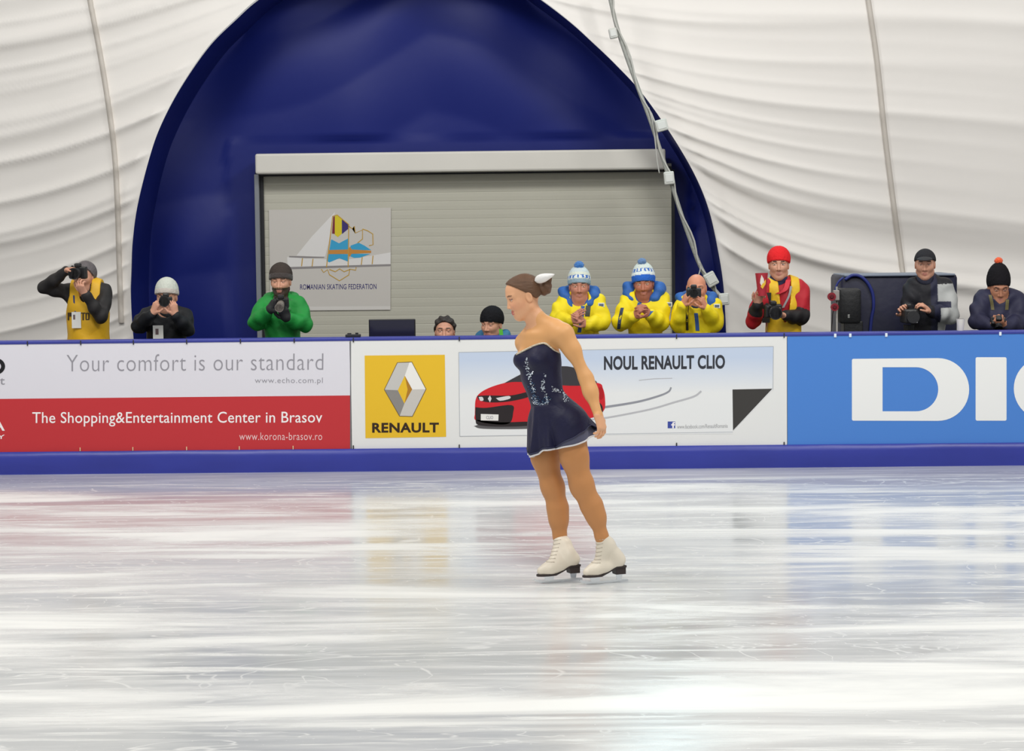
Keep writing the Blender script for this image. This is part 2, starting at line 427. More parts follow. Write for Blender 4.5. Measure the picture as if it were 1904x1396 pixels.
text_flat('centre_line', 'SHOPPING CITY', -150, 9, 808, 816, lay(1), W1, b1, .004)
ties(b1, [51, 150, 248, 347, 447, 547], True); ties(b1, [149, 247, 347, 445, 545], False, True, 'tie_pale', (226, 190, 150))

# banner 2 : yellow square, car picture
b2 = empty('advertising_banner', (at(1058, 700, 0)[0], -.006, ZK), 'white banner with a yellow square emblem and a red car picture behind the skater', 'banner')
sheet('white_strip', 652.5, 1463, PW, b2)
curve_flat('seam_line', [rect(651, 634, 652.6, 841)], lay(1), ink('seam', (120, 120, 124)), b2)
Q = lambda L_: [(x/4.986+640, y/4.986+600) for x, y in L_]
sq = curve_flat('yellow_square', [[(678, 661), (827, 659.5), (829.5, 812), (679.5, 814.5)]], lay(1), ink('yellow', (232, 188, 44)), b2)
EM = [('emblem_facet', (198, 196, 192), [(375, 620), (495, 372), (605, 368), (562, 490), (497, 625)]),
      ('emblem_facet', (238, 236, 232), [(605, 368), (625, 366), (755, 615), (630, 618), (562, 490)]),
      ('emblem_facet', (140, 136, 132), [(375, 620), (497, 625), (558, 750), (515, 862)]),
      ('emblem_facet', (200, 196, 190), [(755, 615), (630, 865), (515, 862), (558, 750), (630, 618)]),
      ('emblem_shade', (176, 124, 40), [(562, 490), (630, 616), (558, 750), (588, 620)])]
curve_flat('emblem_outline', [Q([(369, 620), (491, 367), (628, 360), (762, 615), (634, 871), (511, 868)])], lay(2), ink('emblem_edge', (112, 92, 60)), b2)
curve_flat('emblem_centre', [Q([(562, 486), (634, 616), (558, 756), (493, 625)])], lay(2.6), ink('yellow', None), b2)
for n_, c_, L_ in EM: curve_flat(n_, [Q(L_)], lay(3), ink('emblem_%d_%d' % c_[:2], c_), b2)
text_flat('brand_word', 'RENAULT', 692, 816, 786, 804.5, lay(2), ink('brown', (52, 36, 24)), b2, .035, 1.08, roll=-.5)
# car picture panel
pan = curve_flat('picture_panel', [[(853, 655), (1150, 650), (1438, 644), (1437, 724), (1362, 802), (1362, 806), (855, 811)]], lay(1), None, b2)
mp = bpy.data.materials.new('picture_sky'); mp.use_nodes = True
def picnodes():
    nt = mp.node_tree; b = nt.nodes['Principled BSDF']; b.inputs['Roughness'].default_value = .45
    tc = nt.nodes.new('ShaderNodeTexCoord'); sx = nt.nodes.new('ShaderNodeSeparateXYZ'); cr_ = nt.nodes.new('ShaderNodeValToRGB'); mr = nt.nodes.new('ShaderNodeMapRange')
    nt.links.new(tc.outputs['Object'], sx.inputs[0]); nt.links.new(sx.outputs[2], mr.inputs['Value'])
    mr.inputs['From Min'].default_value = at(1000, 760, 0)[2]-ZK; mr.inputs['From Max'].default_value = at(1000, 652, 0)[2]-ZK
    e = cr_.color_ramp.elements; e[0].color = (*lin((232, 233, 233)), 1); e[0].position = .25; e[1].color = (*lin((196, 209, 230)), 1); e[1].position = .85
    nt.links.new(mr.outputs[0], cr_.inputs[0]); nt.links.new(cr_.outputs[0], b.inputs['Base Color'])
picnodes(); pan.data.materials.clear(); pan.data.materials.append(mp)
for L_ in ([(853, 655), (1438, 644)], [(853, 655), (855, 811)], [(1438, 644), (1437, 724)], [(855, 811), (1362, 803)]):
    curve_flat('picture_border', [stroke(L_, .9)], lay(1.6), ink('border', (176, 180, 186)), b2)
curve_flat('folded_corner', [[(1362, 724), (1436, 722.5), (1363, 800)]], lay(2), ink('dark_grey', (62, 60, 58)), b2)
text_flat('headline', 'NOUL RENAULT CLIO', 1123, 1348, 662, 688, lay(2), ink('headline', (52, 54, 62)), b2, .032, 1.02, roll=-2.5)
curve_flat('link_icon', [rect(1241.5, 783.5, 1255.5, 796)], lay(2), ink('icon_blue', (62, 78, 160)), b2)
curve_flat('link_icon_letter', [[(1250, 796), (1250, 791), (1248, 791), (1248, 788.5), (1250, 788.5), (1250, 786), (1252, 784.5), (1255, 784.5), (1255, 787), (1253, 787), (1253, 788.5), (1255, 788.5), (1255, 791), (1253, 791), (1253, 796)]], lay(2.6), W1, b2)
text_flat('link_text', 'www.facebook.com/RenaultRomania', 1259, 1353, 789.5, 797, lay(2), ink('pale_grey', (170, 170, 172)), b2, .0, 1, roll=-2)
tr1 = [tuple(p) for p in smooth_pts([(1100, 760), (1130, 756), (1185, 747), (1225, 736), (1243, 728), (1248, 720)], 6)]
tr2 = [tuple(p) for p in smooth_pts([(1090, 781), (1131, 776), (1208, 761), (1253, 748), (1290, 737), (1304, 727)], 6)]
curve_flat('tyre_track', [stroke(tr1, list(np.linspace(4.5, 3, len(tr1))))], lay(2), ink('track', (146, 148, 156)), b2)
curve_flat('tyre_track', [stroke(tr2, list(np.linspace(3, 3.5, len(tr2))))], lay(2), ink('track_pale', (186, 186, 190)), b2)
curve_flat('tyre_track', [stroke([(1188, 707), (1215, 704), (1250, 703)], 1.2)], lay(2), ink('track_pale', None), b2)
# printed red car
cs = ink('car_shadow', (92, 90, 92)); cred = ink('car_red', (206, 34, 44)); cdk = ink('car_dark', (40, 34, 36)); cgl = ink('car_glass', (58, 56, 60)); clt = ink('car_lamp', (214, 212, 214))
sm = lambda L_, n=5: [tuple(p) for p in smooth_pts(L_+[L_[0]], n)]
curve_flat('car_ground', [sm([(881, 792), (905, 787), (985, 783), (1085, 776), (1092, 780), (1060, 791), (985, 797), (900, 797)])], lay(2), cs, b2)
curve_flat('car_body', [sm([(883, 768), (884, 745), (890, 733), (905, 723), (930, 714), (968, 706), (1000, 702), (1062, 708), (1112, 712), (1121, 722), (1125, 742), (1122, 764), (1095, 778), (1010, 790), (985, 789), (930, 788), (886, 782)])], lay(2.5), cred, b2)
curve_flat('car_cabin', [sm([(938, 712), (966, 697), (985, 689), (1012, 683), (1055, 681), (1080, 689), (1099, 702), (1108, 713), (1060, 717), (968, 710)])], lay(3), cgl, b2)
curve_flat('car_bumper', [sm([(884, 757), (905, 758), (951, 753), (954, 768), (948, 786), (925, 789), (889, 783), (884, 772)])], lay(3), cdk, b2)
curve_flat('car_bumper', [sm([(884, 780), (930, 785), (985, 784), (985, 791), (930, 793), (890, 790)])], lay(3), cdk, b2)
curve_flat('car_grille', [sm([(887, 736), (905, 735), (950, 735), (985, 728), (985, 737), (948, 746), (912, 748), (892, 744)])], lay(3), cdk, b2)
curve_flat('car_lamp', [sm([(890, 738), (897, 738), (899, 744), (893, 745)], 3)], lay(3.5), clt, b2)
curve_flat('car_lamp', [sm([(922, 740), (946, 736), (948, 741), (930, 745)], 3)], lay(3.5), clt, b2)
curve_flat('car_badge', [[(907, 741), (911, 735), (914, 741), (911, 748)]], lay(3.8), clt, b2)
curve_flat('car_lamp', [sm([(1110, 722), (1119, 720), (1122, 738), (1115, 742)], 3)], lay(3.5), ink('tail_red', (176, 20, 30)), b2)
curve_flat('car_wheel', [arc(1112, 762, 9, 14, 0, 359, 24)], lay(3.5), cdk, b2)
curve_flat('number_plate', [[(894, 769.5), (927, 770.5), (926.5, 782), (894, 781.5)]], lay(3.6), ink('plate', (232, 230, 226)), b2)
text_flat('plate_text', 'CLIO', 904, 917, 773, 779, lay(4.2), ink('grey', None), b2, .01)
ties(b2, [657, 854, 1258, 1458], True, True)

# banner 3 : light blue with white capitals
b3 = empty('advertising_banner', (at(1700, 700, 0)[0], -.006, ZK), 'x', 'banner')
b3['label'] = 'light blue banner with huge white capital letters and nothing else on it'
sheet('blue_strip', 1464, 2350, PLB, b3)
def rr(x0, y0, x1, y1, r):
    return arc(x1-r, y0+r, r, r, -90, 0, 5)+arc(x1-r, y1-r, r, r, 0, 90, 5)+arc(x0+r, y1-r, r, r, 90, 180, 5)+arc(x0+r, y0+r, r, r, 180, 270, 5)
LW = ink('letter_white', (240, 240, 238))
curve_flat('letter_d', [arc(1744, 724, 58, 58.3, -90, 90, 24)+arc(1587, 779, 3, 3, 90, 180, 4)+arc(1587, 670, 3, 3, 180, 270, 4),
                        arc(1703, 723.6, 41.5, 41, -90, 90, 24)+[(1641, 764.6), (1641, 682.6)]], lay(1), LW, b3)
curve_flat('letter_i', [rr(1814, 664, 1871.5, 782, 3)], lay(1), LW, b3)
curve_flat('letter_g', [arc(1945, 722, 60, 59, 90, 270, 24)+[(2090, 663), (2090, 690), (2000, 690)]+arc(1985, 722, 42, 38, 270, 90, 20)[::1]+[(2040, 760), (2040, 735), (1995, 735), (1995, 712), (2092, 712), (2092, 781)]], lay(1), LW, b3)
curve_flat('letter_i', [rr(2110, 660, 2168, 778, 3)], lay(1), LW, b3)
for x in (1553, 1581, 1648, 1860):
    MB().box(at(x, TOPL(x)+5, -.012), (.02, .006, .03), bev=.003).build('banner_clip', mat('clip_clear', (226, 236, 246), .2), b3)

# ------------------------------------------------------------------ federation banner on the shutter door
YL = YD-.012
fb = empty('hanging_banner', (at(612, 480, YL)[0], YL, at(612, 576, YL)[2]), 'white square cloth banner with a skate emblem hung on the grey shutter door', 'banner')
K = lambda L_: [(x/3.6725+460, y/3.6725+260) for x, y in L_]
ly = lambda k: YL-.0012*k
curve_flat('cloth', [[(500, 390), (727, 386), (726, 576), (503, 578)]], ly(0), mat('banner_cloth', (200, 196, 190), .6, (2, .1)), fb, .003)
curve_flat('hem', [[(560, 570), (726, 569), (726, 575), (560, 576)]], ly(1), mat('banner_hem', (212, 209, 204), .6), fb)
iw = ink('emblem_white', (222, 220, 218)); ig = ink('gold', (196, 156, 60)); ib = ink('sky_blue', (58, 160, 204)); io = ink('orange', (198, 136, 62)); ip = ink('violet', (62, 48, 112)); igr = ink('shade_grey', (142, 138, 138)); iy = ink('lemon', (216, 198, 40)); ir = ink('maroon', (124, 44, 54))
curve_flat('boot_shape', [K([(598, 492), (582, 560), (550, 720), (530, 800), (335, 790), (440, 660)])], ly(1), iw, fb)
curve_flat('blade_shape', [K([(272, 800), (540, 815), (700, 815), (978, 768), (978, 850), (275, 868)])], ly(1), iw, fb)
curve_flat('blade_edge', [K([(275, 868), (978, 848), (978, 862), (275, 884)])], ly(1.5), igr, fb)
curve_flat('boot_edge', [K([(285, 792), (530, 798), (520, 806), (400, 808), (285, 802)])], ly(1.5), igr, fb)
curve_flat('flag_stripe', [K([(586, 528), (597, 520), (597, 642), (578, 640)])], ly(2), ir, fb)
curve_flat('flag_stripe', [K([(597, 522), (614, 514), (645, 540), (645, 640), (618, 664), (597, 648)])], ly(2), iy, fb)
curve_flat('flag_stripe', [K([(645, 540), (690, 578), (690, 606), (650, 640), (645, 640)])], ly(2), ip, fb)
curve_flat('blue_pattern', [K([(572, 680), (580, 682), (625, 706), (690, 672), (690, 750), (560, 752)])], ly(2), ib, fb)
curve_flat('blue_pattern', [K([(548, 780), (690, 780), (690, 832), (628, 808), (560, 836), (540, 826)])], ly(2), ib, fb)
curve_flat('blue_pattern', [K([(704, 722), (760, 702), (800, 722), (845, 752), (704, 752)])], ly(2), ib, fb)
curve_flat('blue_pattern', [K([(704, 778), (840, 778), (770, 804), (730, 806), (704, 796)])], ly(2), ib, fb)
curve_flat('orange_bar', [K([(556, 752), (690, 748), (700, 728), (712, 748), (845, 756), (845, 772), (712, 778), (698, 800), (686, 778), (556, 780)])], ly(2.4), io, fb)
for L_ in ([(583, 520), (540, 870)], [(583, 522), (612, 512), (690, 576)], [(692, 576), (688, 868)], [(692, 590), (716, 606), (730, 588), (737, 636), (786, 614), (786, 676), (752, 704)],
           [(786, 608), (820, 620), (856, 642), (858, 716), (830, 722)], [(376, 808), (370, 862)], [(448, 812), (442, 864)], [(784, 800), (778, 852)], [(858, 790), (852, 848)],
           [(505, 882), (520, 905), (548, 885), (560, 920), (628, 962), (692, 922), (700, 882), (740, 890), (742, 870)], [(560, 884), (600, 900), (630, 880), (660, 900), (700, 884)]):
    curve_flat('gold_line', [stroke(K(L_), 1.6)], ly(3), ig, fb)
text_flat('federation_name', 'ROMANIAN SKATING FEDERATION', 558, 700, 528.5, 538.5, ly(1), ink('navy', (58, 52, 110)), fb, .012, 1.05, roll=-1)

# ------------------------------------------------------------------ smooth bodies: a distance field made of tapered limbs, meshed as one skin
def nrm(a): a = np.asarray(a, float); return a/(np.linalg.norm(a)+1e-12)
class Field:
    def __init__(s): s.p = []; s.clip = []; s.noise = None
    def rc(s, a, b, ra, rb=None, k=.02, c=None, off=0):
        s.p.append(('rc', np.asarray(a, float), np.asarray(b, float), ra+off, (ra if rb is None else rb)+off, k, c, 1)); return s
    def path(s, pts, rs, k=.02, c=None, off=0):
        for i in range(len(pts)-1): s.rc(pts[i], pts[i+1], rs[i], rs[i+1], k, c, off)
        return s
    def el(s, c0, ax, r, k=.02, c=None, sgn=1, off=0):
        s.p.append(('el', np.asarray(c0, float), np.asarray(ax, float), np.asarray(r, float)+off, None, k, c, sgn)); return s
    def to(s, c0, ax, R, r, zs=1, k=.02, c=None):
        s.p.append(('to', np.asarray(c0, float), np.asarray(ax, float), R, (r, zs), k, c, 1)); return s
    def add(s, other): s.p += other.p; return s
    def one(s, q, P):
        if q[0] == 'rc':
            a, b = q[1], q[2]; ba = b-a; L = ba@ba
            t = np.clip(((P-a)@ba)/(L+1e-12), 0, 1)
            return np.sqrt(((P-a-t[:, None]*ba)**2).sum(1))-(q[3]+(q[4]-q[3])*t)
        X = (P-q[1])@q[2].T
        if q[0] == 'el':
            r = q[3]; k0 = np.sqrt(((X/r)**2).sum(1)); k1 = np.sqrt(((X/(r*r))**2).sum(1))+1e-9
            return np.where(k0 < 1e-4, -r.min(), k0*(k0-1)/k1)
        r, zs = q[4]; h = np.sqrt(X[:, 0]**2+X[:, 1]**2)-q[3]
        return (np.sqrt(h*h+(X[:, 2]/zs)**2)-r)
    def __call__(s, P):
        d = None
        for q in s.p:
            e = s.one(q, P); k = q[5]
            if d is None: d = e; continue
            if q[7] > 0:
                h = np.maximum(k-np.abs(d-e), 0)/k; d = np.minimum(d, e)-h*h*k*.25
            else:
                e = -e; h = np.maximum(k-np.abs(d-e), 0)/k; d = np.maximum(d, e)+h*h*k*.25
        if s.noise is not None: d = d+s.noise(P)
        for c in s.clip: d = np.maximum(d, c(P))
        return d
    def colour(s, P, default):
        best = np.full(len(P), 9.); col = np.tile(np.array(default, float), (len(P), 1))
        for q in s.p:
            if q[7] < 0: continue
            e = s.one(q, P); m = e < best; best[m] = e[m]; col[m] = default if q[6] is None else q[6]
        return col
    def box(s):
        lo = np.full(3, 9e9); hi = -lo
        for q in s.p:
            if q[7] < 0: continue
            if q[0] == 'rc':
                for c, r in ((q[1], q[3]), (q[2], q[4])): lo = np.minimum(lo, c-r); hi = np.maximum(hi, c+r)
            else:
                r = q[3].max() if q[0] == 'el' else q[3]+q[4][0]*max(1, q[4][1]); lo = np.minimum(lo, q[1]-r); hi = np.maximum(hi, q[1]+r)
        return lo, hi
def plane(n, p):                      # keeps the side the normal points away from
    n = nrm(n); p = np.asarray(p, float); return lambda P: (P-p)@n
def skin(fn, lo, hi, h):
    """surface nets over the blocks the surface can pass through, then one pull onto the true surface"""
    lo = np.asarray(lo)-2.3*h; hi = np.asarray(hi)+2.3*h; B = 8
    nb = np.maximum(np.ceil((hi-lo)/(h*B)).astype(int), 1); n = nb*B+1
    g = np.stack(np.meshgrid(*[lo[i]+(np.arange(nb[i])+.5)*B*h for i in range(3)], indexing='ij'), -1)
    dc = fn(g.reshape(-1, 3)).reshape(nb)
    act = np.abs(dc) < B*h*.87*1.35+.012
    sg = np.where(dc < 0, -1.0, 1.0)
    V = np.ones(n); pm = np.zeros(n, bool)
    V[:-1, :-1, :-1] = np.repeat(np.repeat(np.repeat(sg, B, 0), B, 1), B, 2)
    A = np.repeat(np.repeat(np.repeat(act, B, 0), B, 1), B, 2)
    for dx in (0, 1):
        for dy in (0, 1):
            for dz in (0, 1):
                v = pm[dx:n[0]-1+dx, dy:n[1]-1+dy, dz:n[2]-1+dz]; v |= A
    idx = np.argwhere(pm)
    V[pm] = fn(lo+idx*h)
    neg = V < 0
    c = [(i, j, k) for i in (0, 1) for j in (0, 1) for k in (0, 1)]
    sh = lambda a, o: a[o[0]:n[0]-1+o[0], o[1]:n[1]-1+o[1], o[2]:n[2]-1+o[2]]
    cnt = sum(sh(neg, o).astype(np.int8) for o in c)
    cell = (cnt > 0) & (cnt < 8); ids = np.argwhere(cell)
    num = np.full(cell.shape, -1); num[cell] = np.arange(len(ids))
    acc = np.zeros((len(ids), 3)); w = np.zeros(len(ids))
    gv = lambda o: V[ids[:, 0]+o[0], ids[:, 1]+o[1], ids[:, 2]+o[2]]
    for i, a in enumerate(c):
        for b in c[i+1:]:
            df = [b[q]-a[q] for q in range(3)]
            if sum(map(abs, df)) != 1: continue
            va, vb = gv(a), gv(b); m = (va < 0) != (vb < 0)
            t = np.where(m, va/(va-vb+1e-20), 0)
            p = np.array(a)[None]+t[:, None]*np.array(df)[None]
            acc[m] += p[m]; w[m] += 1
    P = lo+(ids+acc/np.maximum(w, 1)[:, None])*h
    F = []
    for ax in range(3):
        u, v = (ax+1) % 3, (ax+2) % 3
        a = neg; s0 = [slice(None)]*3; s1 = [slice(None)]*3; s0[ax] = slice(0, -1); s1[ax] = slice(1, None)
        e = np.argwhere(a[tuple(s0)] != a[tuple(s1)])
        e = e[(e[:, u] > 0) & (e[:, v] > 0) & (e[:, u] < n[u]-1) & (e[:, v] < n[v]-1)]
        if not len(e): continue
        inside = a[tuple(e.T)]
        def ci(du, dv):
            q = e.copy(); q[:, u] += du; q[:, v] += dv; return num[tuple(q.T)]
        q4 = np.stack([ci(-1, -1), ci(0, -1), ci(0, 0), ci(-1, 0)], 1)
        q4[~inside] = q4[~inside][:, ::-1]; F.append(q4[(q4 >= 0).all(1)])
    F = np.concatenate(F)
    for _ in range(1):
        d0 = fn(P); e_ = h*.25; G = np.stack([fn(P+e_*np.eye(3)[i])-d0 for i in range(3)], 1)/e_
        g2 = np.maximum((G**2).sum(1), .2); st = np.clip(d0/g2, -.5*h, .5*h); P = P-st[:, None]*G
    return P, F
def field_obj(name, fn, h, m, parent, col=None, default=(.5, .5, .5), post=None, fine=None):
    l, t = fn.box()
    if fine is None: P, F = skin(fn, l, t, h)
    else:                             # (height, step): the head above that height gets a finer skin, the two share one mesh
        zc, h2 = fine; t1 = t.copy(); t1[2] = zc-2.3*h; l2 = l.copy(); l2[2] = zc-.012+2.3*h2
        P, F = skin(fn, l, t1, h); P2, F2 = skin(fn, l2, t, h2)
        k = (P[F][:, :, 2].max(1) < zc+.004); F = F[k]; k = (P2[F2][:, :, 2].min(1) > zc-.010); F2 = F2[k]
        F = np.concatenate([F, F2+len(P)]); P = np.concatenate([P, P2])
        used = np.unique(F); mp_ = np.full(len(P), -1); mp_[used] = np.arange(len(used)); P = P[used]; F = mp_[F]
    cc = None
    if col:
        cc = fn.colour(P, default)
        if post is not None: cc = post(P, cc)
    return meshobj(name, P, F, m, parent, True, cc)
def frame(yaw=0, pitch=0, tilt=0):
    """rows: forward, left of the person, up; yaw 0 looks at the camera side (-y), +yaw turns towards +x"""
    f = np.array([math.sin(yaw), -math.cos(yaw), 0]); l = np.array([math.cos(yaw), math.sin(yaw), 0]); u = np.array([0, 0, 1.0])
    f, u = f*math.cos(pitch)-u*math.sin(pitch), u*math.cos(pitch)+f*math.sin(pitch)
    l, u = l*math.cos(tilt)+u*math.sin(tilt), u*math.cos(tilt)-l*math.sin(tilt)
    return np.stack([f, l, u])

# ------------------------------------------------------------------ heads and hands
SKIN = np.array(lin((214, 160, 134)))
def head(F, o, ax, s=1.0, c=SKIN, neckbase=None, neck_r=.055, fem=0):
    g = lambda f, l, u: o+s*(f*ax[0]+l*ax[1]+u*ax[2])
    e = lambda p, r, k, sg=1, cc=c: F.el(g(*p), ax, np.array(r)*s, k, cc, sg)
    e((-.014, 0, .030), (.098, .077, .088), .02)
    e((.022, 0, -.03), (.066, .060, .080), .03)
    F.rc(g(.066, 0, -.100), g(.05, 0, -.092), (.019-.003*fem)*s, (.026-.003*fem)*s, .03, c)
    if fem: e((.030, 0, .045), (.060, .062, .062), .02)
    for q in (-1, 1):
        F.rc(g(.055, .016*q, -.094), g(-.002, .052*q, -.060), .020*s, .020*s, .035, c)
        F.rc(g(.050, .040*q, -.018), g(.068, .030*q, -.024), .024*s, .020*s, .03, c)
        F.rc(g(.085-.004*fem, .012*q, .030), g(.070-.003*fem, .048*q, .030), .009*s, .009*s, .018, c)
    for q in (-1, 1): e((.100, .033*q, .012), (.018, .018, .013), .014, -1)
    for q in (-1, 1): e((.074, .033*q, .011), (.0145, .0145, .0145), .004)
    F.rc(g(.084-.002*fem, 0, .016), g(.107-.004*fem, 0, -.030), .0085*s, (.0115-.0025*fem)*s, .014, c)
    for q in (-1, 1): e((.094, .013*q, -.034), (.011, .008, .008), .008)
    F.rc(g(.0815, -.020, -.063), g(.0875, 0, -.0605), .0045*s, .0058*s, .010, c); F.rc(g(.0815, .020, -.063), g(.0875, 0, -.0605), .0045*s, .0058*s, .010, c)
    F.rc(g(.081, -.016, -.071), g(.086, 0, -.0725), .0055*s, .007*s, .010, c); F.rc(g(.081, .016, -.071), g(.086, 0, -.0725), .0055*s, .007*s, .010, c)
    for q in (-1, 1):
        F.el(g(-.012, .079*q, -.004), ax, np.array((.020, .008, .032))*s, .008, c)
        F.el(g(-.008, .087*q, -.002), ax, np.array((.011, .006, .020))*s, .006, c, -1)
    if neckbase is not None: F.rc(g(-.018, 0, -.055), neckbase, neck_r*s, neck_r*1.06*s, .03, c)
    return g
def face_paint(P, C, o, ax, s, lips=(180, 112, 100), brow=(66, 46, 36), beard=None, hairline=None, iris=(60, 50, 44), blush=None, lid=0):
    X = (P-o)@ax.T/s; f, l, u = X.T
    al = np.abs(l)
    near = (np.abs(f) < .16) & (al < .1) & (np.abs(u) < .14)
    def put(m, rgb): C[m & near] = lin(rgb)
    if blush is not None:
        w = np.exp(-((al-.042)**2+(u+.028)**2)/.0009)*(f > .02)*near
        C[:] = C*(1-.35*w[:, None])+np.array(lin(blush))*.35*w[:, None]
    if beard is not None:
        put((u < -.040) & (u > -.125) & (f > -.03) & ((u < -.05) | (al > .022)) & ~((np.abs(u+.067) < .008) & (al < .02)), beard)
    put((((u+.0605)/.0055)**2+(l/.024)**2 < 1) & (f > .06), lips); put((((u+.0725)/.0065)**2+(l/.021)**2 < 1) & (f > .06), lips)
    put((((u-.012)/.0072)**2+((al-.033)/.0150)**2 < 1) & (f > .05), (226, 220, 214))
    put((((u-.012)/.0070)**2+((al-.033)/.0065)**2 < 1) & (f > .05), iris)
    if lid: put((u > .0135-.010*lid) & (u < .022) & (al > .016) & (al < .050) & (f > .05), (222, 160, 130))
    put((np.abs(u-.0195+.012*lid) < .0022) & (np.abs(al-.033) < .016) & (f > .05), (52, 38, 34))
    put((((u-.0345-.08*(al-.03)*(al < .03))/.0048)**2+((al-.034)/.021)**2 < 1) & (f > .05), brow)
    put((np.abs(u+.0395) < .003) & (np.abs(al-.009) < .004) & (f > .08), (110, 64, 54))
    if hairline is not None: put(hairline(f, l, u), brow)
    return C
def hand(F, w, d, n, side=1, s=1.0, curl=(.35, .5, .5), c=SKIN, spread=.10, thumb=.5, point=None):
    """w wrist, d towards the knuckles, n the way the palm looks; side +1 puts the thumb on d x n"""
    d = nrm(d); n = nrm(np.asarray(n)-d*(np.asarray(n)@d)); a = np.cross(d, n)*side
    P = lambda x, y, z=0: w+s*(d*x+a*y+n*z)
    offs = (.030, .0105, -.0095, -.028); lens = (.070, .078, .072, .056); kz = (.080, .086, .082, .074)
    for i in range(4):
        F.rc(P(.008, offs[i]*.55), P(kz[i], offs[i]), .0145*s, .0115*s, .016, c)
    F.rc(P(.02, .004, .006), P(.06, 0, .006), .016*s, .014*s, .02, c)
    for i in range(4):
        p = P(kz[i], offs[i]); ang = 0.0; sd = offs[i]/.03*spread
        for j, fr in enumerate((.45, .30, .25)):
            ang += curl[j]*(1+.12*i)
            v = (d*math.cos(ang)+n*math.sin(ang))*math.cos(sd)+a*math.sin(sd)
            q = p+v*lens[i]*fr*s
            F.rc(p, q, (.0092, .0083, .0074)[j]*s, (.0083, .0074, .0064)[j]*s, .004, c); p = q
    p = P(.018, .026, .004)
    for j, (L_, dv) in enumerate(((.042, d*.62+a*.72+n*(.35*thumb)), (.033, d*.85+a*.35+n*(.6*thumb)), (.027, d*.95+a*.05+n*(.8*thumb)))):
        q = p+nrm(dv)*L_*s; F.rc(p, q, (.0135, .0105, .0092)[j]*s, (.0108, .0094, .0075)[j]*s, .010 if j == 0 else .004, c); p = q

# ------------------------------------------------------------------ the skater
skin_m = mat('skin', None, .5, attr=True, spec=.4); 
SY = float(ground(1080, 1081)[1])
K_ = lambda px, py, dy=0.0: at(px, py, SY+dy)
skater = empty('person', (*ground(1085, 1081)[:2], 0), 'figure skater in a sparkling navy dress gliding on white skates across the ice', 'person')
TAN = np.array(lin((196, 136, 84))); SKF = np.array(lin((232, 175, 134))); NUDE = np.array(lin((226, 168, 110)))
tor = frame(math.radians(-45))
Ff, Fl = tor[0], tor[1]
Fd = Field()                                                     # trunk and legs
ch = K_(1003, 664); wa = K_(1009, 712); pv = K_(1031, 772)
def trunk(F, off=0.0, c=NUDE):
    F.el(ch, tor, (.088, .128, .15), .05, c, off=off); F.el(wa, frame(math.radians(-42)), (.080, .104, .11), .07, c, off=off)
    F.el(pv, frame(math.radians(-40)), (.098, .140, .12), .07, c, off=off)
    for q in (-1, 1): F.el(ch+Ff*.066+Fl*.056*q+np.array([0, 0, -.012]), tor, (.046, .05, .05), .03, c, off=off)
    F.el(pv-Ff*.055+Fl*.06+np.array([0, 0, -.03]), tor, (.075, .075, .085), .04, c, off=off); F.el(pv-Ff*.055-Fl*.06+np.array([0, 0, -.03]), tor, (.075, .075, .085), .04, c, off=off)
def legs(F, c=TAN):
    F.path([K_(1058, 785, -.07), K_(1068, 850, -.08), K_(1080, 897, -.085), K_(1082, 908, -.085)], [.090, .0735, .058, .056], .03, c)
    F.path([K_(1084, 905, -.080), K_(1100, 940, -.078), K_(1109, 962, -.078), K_(1119, 998, -.08), K_(1124, 1015, -.08)], [.051, .053, .044, .028, .027], .045, c)
    F.path([K_(1016, 785, .07), K_(1014, 850, .07), K_(1026, 902, .07), K_(1028, 910, .07)], [.088, .0745, .056, .053], .03, c)
    F.path([K_(1030, 908, .07), K_(1037, 945, .07), K_(1039, 968, .07), K_(1041, 998, .07), K_(1045, 1015, .07)], [.049, .051, .044, .029, .027], .045, c)
trunk(Fd); legs(Fd)
SL = K_(1046, 622, -.12); SR = K_(976, 637, .12)
Fd.rc(K_(1003, 622, 0), SL, .060, .051, .05, NUDE); Fd.rc(K_(1003, 628, 0), SR, .060, .050, .05, NUDE)
Fd.path([SL, K_(1064, 650, -.135), K_(1090, 704, -.15)], [.053, .038, .030], .05, NUDE)
Fd.path([K_(1090, 704, -.15), K_(1098, 728, -.17), K_(1111, 768, -.21)], [.030, .0315, .024], .05, NUDE)
Fd.path([SR, K_(986, 672, .17), K_(1004, 714, .22)], [.045, .04, .034], .03, NUDE)
Fd.path([K_(1004, 714, .22), K_(1020, 738, .22), K_(1044, 768, .2)], [.034, .035, .025], .02, NUDE)
for q in (-1, 1): Fd.rc(K_(1003, 621, 0)+Ff*.062+Fl*.018*q, K_(1003, 621, 0)+Ff*.035+Fl*.09*q, .010, .010, .03, NUDE)   # collar bones
HO = K_(973, 551.5, 0); HA = frame(math.radians(-74), math.radians(19), math.radians(0)); HS = .935
neck0 = K_(1003, 614, 0)
head(Fd, HO, HA, HS, SKF, K_(1001, 612), .046, 1)
Fd.rc(K_(1000, 592, .0), K_(1030, 606, -.07), .034, .04, .05, NUDE); Fd.rc(K_(998, 596, .01), K_(982, 622, .09), .03, .03, .04, NUDE)
hand(Fd, K_(1112, 770, -.215), K_(1122, 806, -.22)-K_(1112, 770, -.215), (-.7, .45, .0), 1, .93, (.35, .55, .45), SKF, .05, .6)
hand(Fd, K_(1045, 770, .2), K_(1060, 800, .2)-K_(1045, 770, .2), (-.6, -.5, 0), -1, .93, (.3, .5, .4), SKF, .05, .5)
def paint_skater(P, C):
    z = P[:, 2]
    return face_paint(P, C, HO, HA, HS, (204, 110, 106), (134, 94, 68), iris=(66, 50, 46), blush=(234, 150, 124), lid=.45)
field_obj('body', Fd, .0052, skin_m, skater, True, NUDE, paint_skater, (HO[2]-.14, .0035))
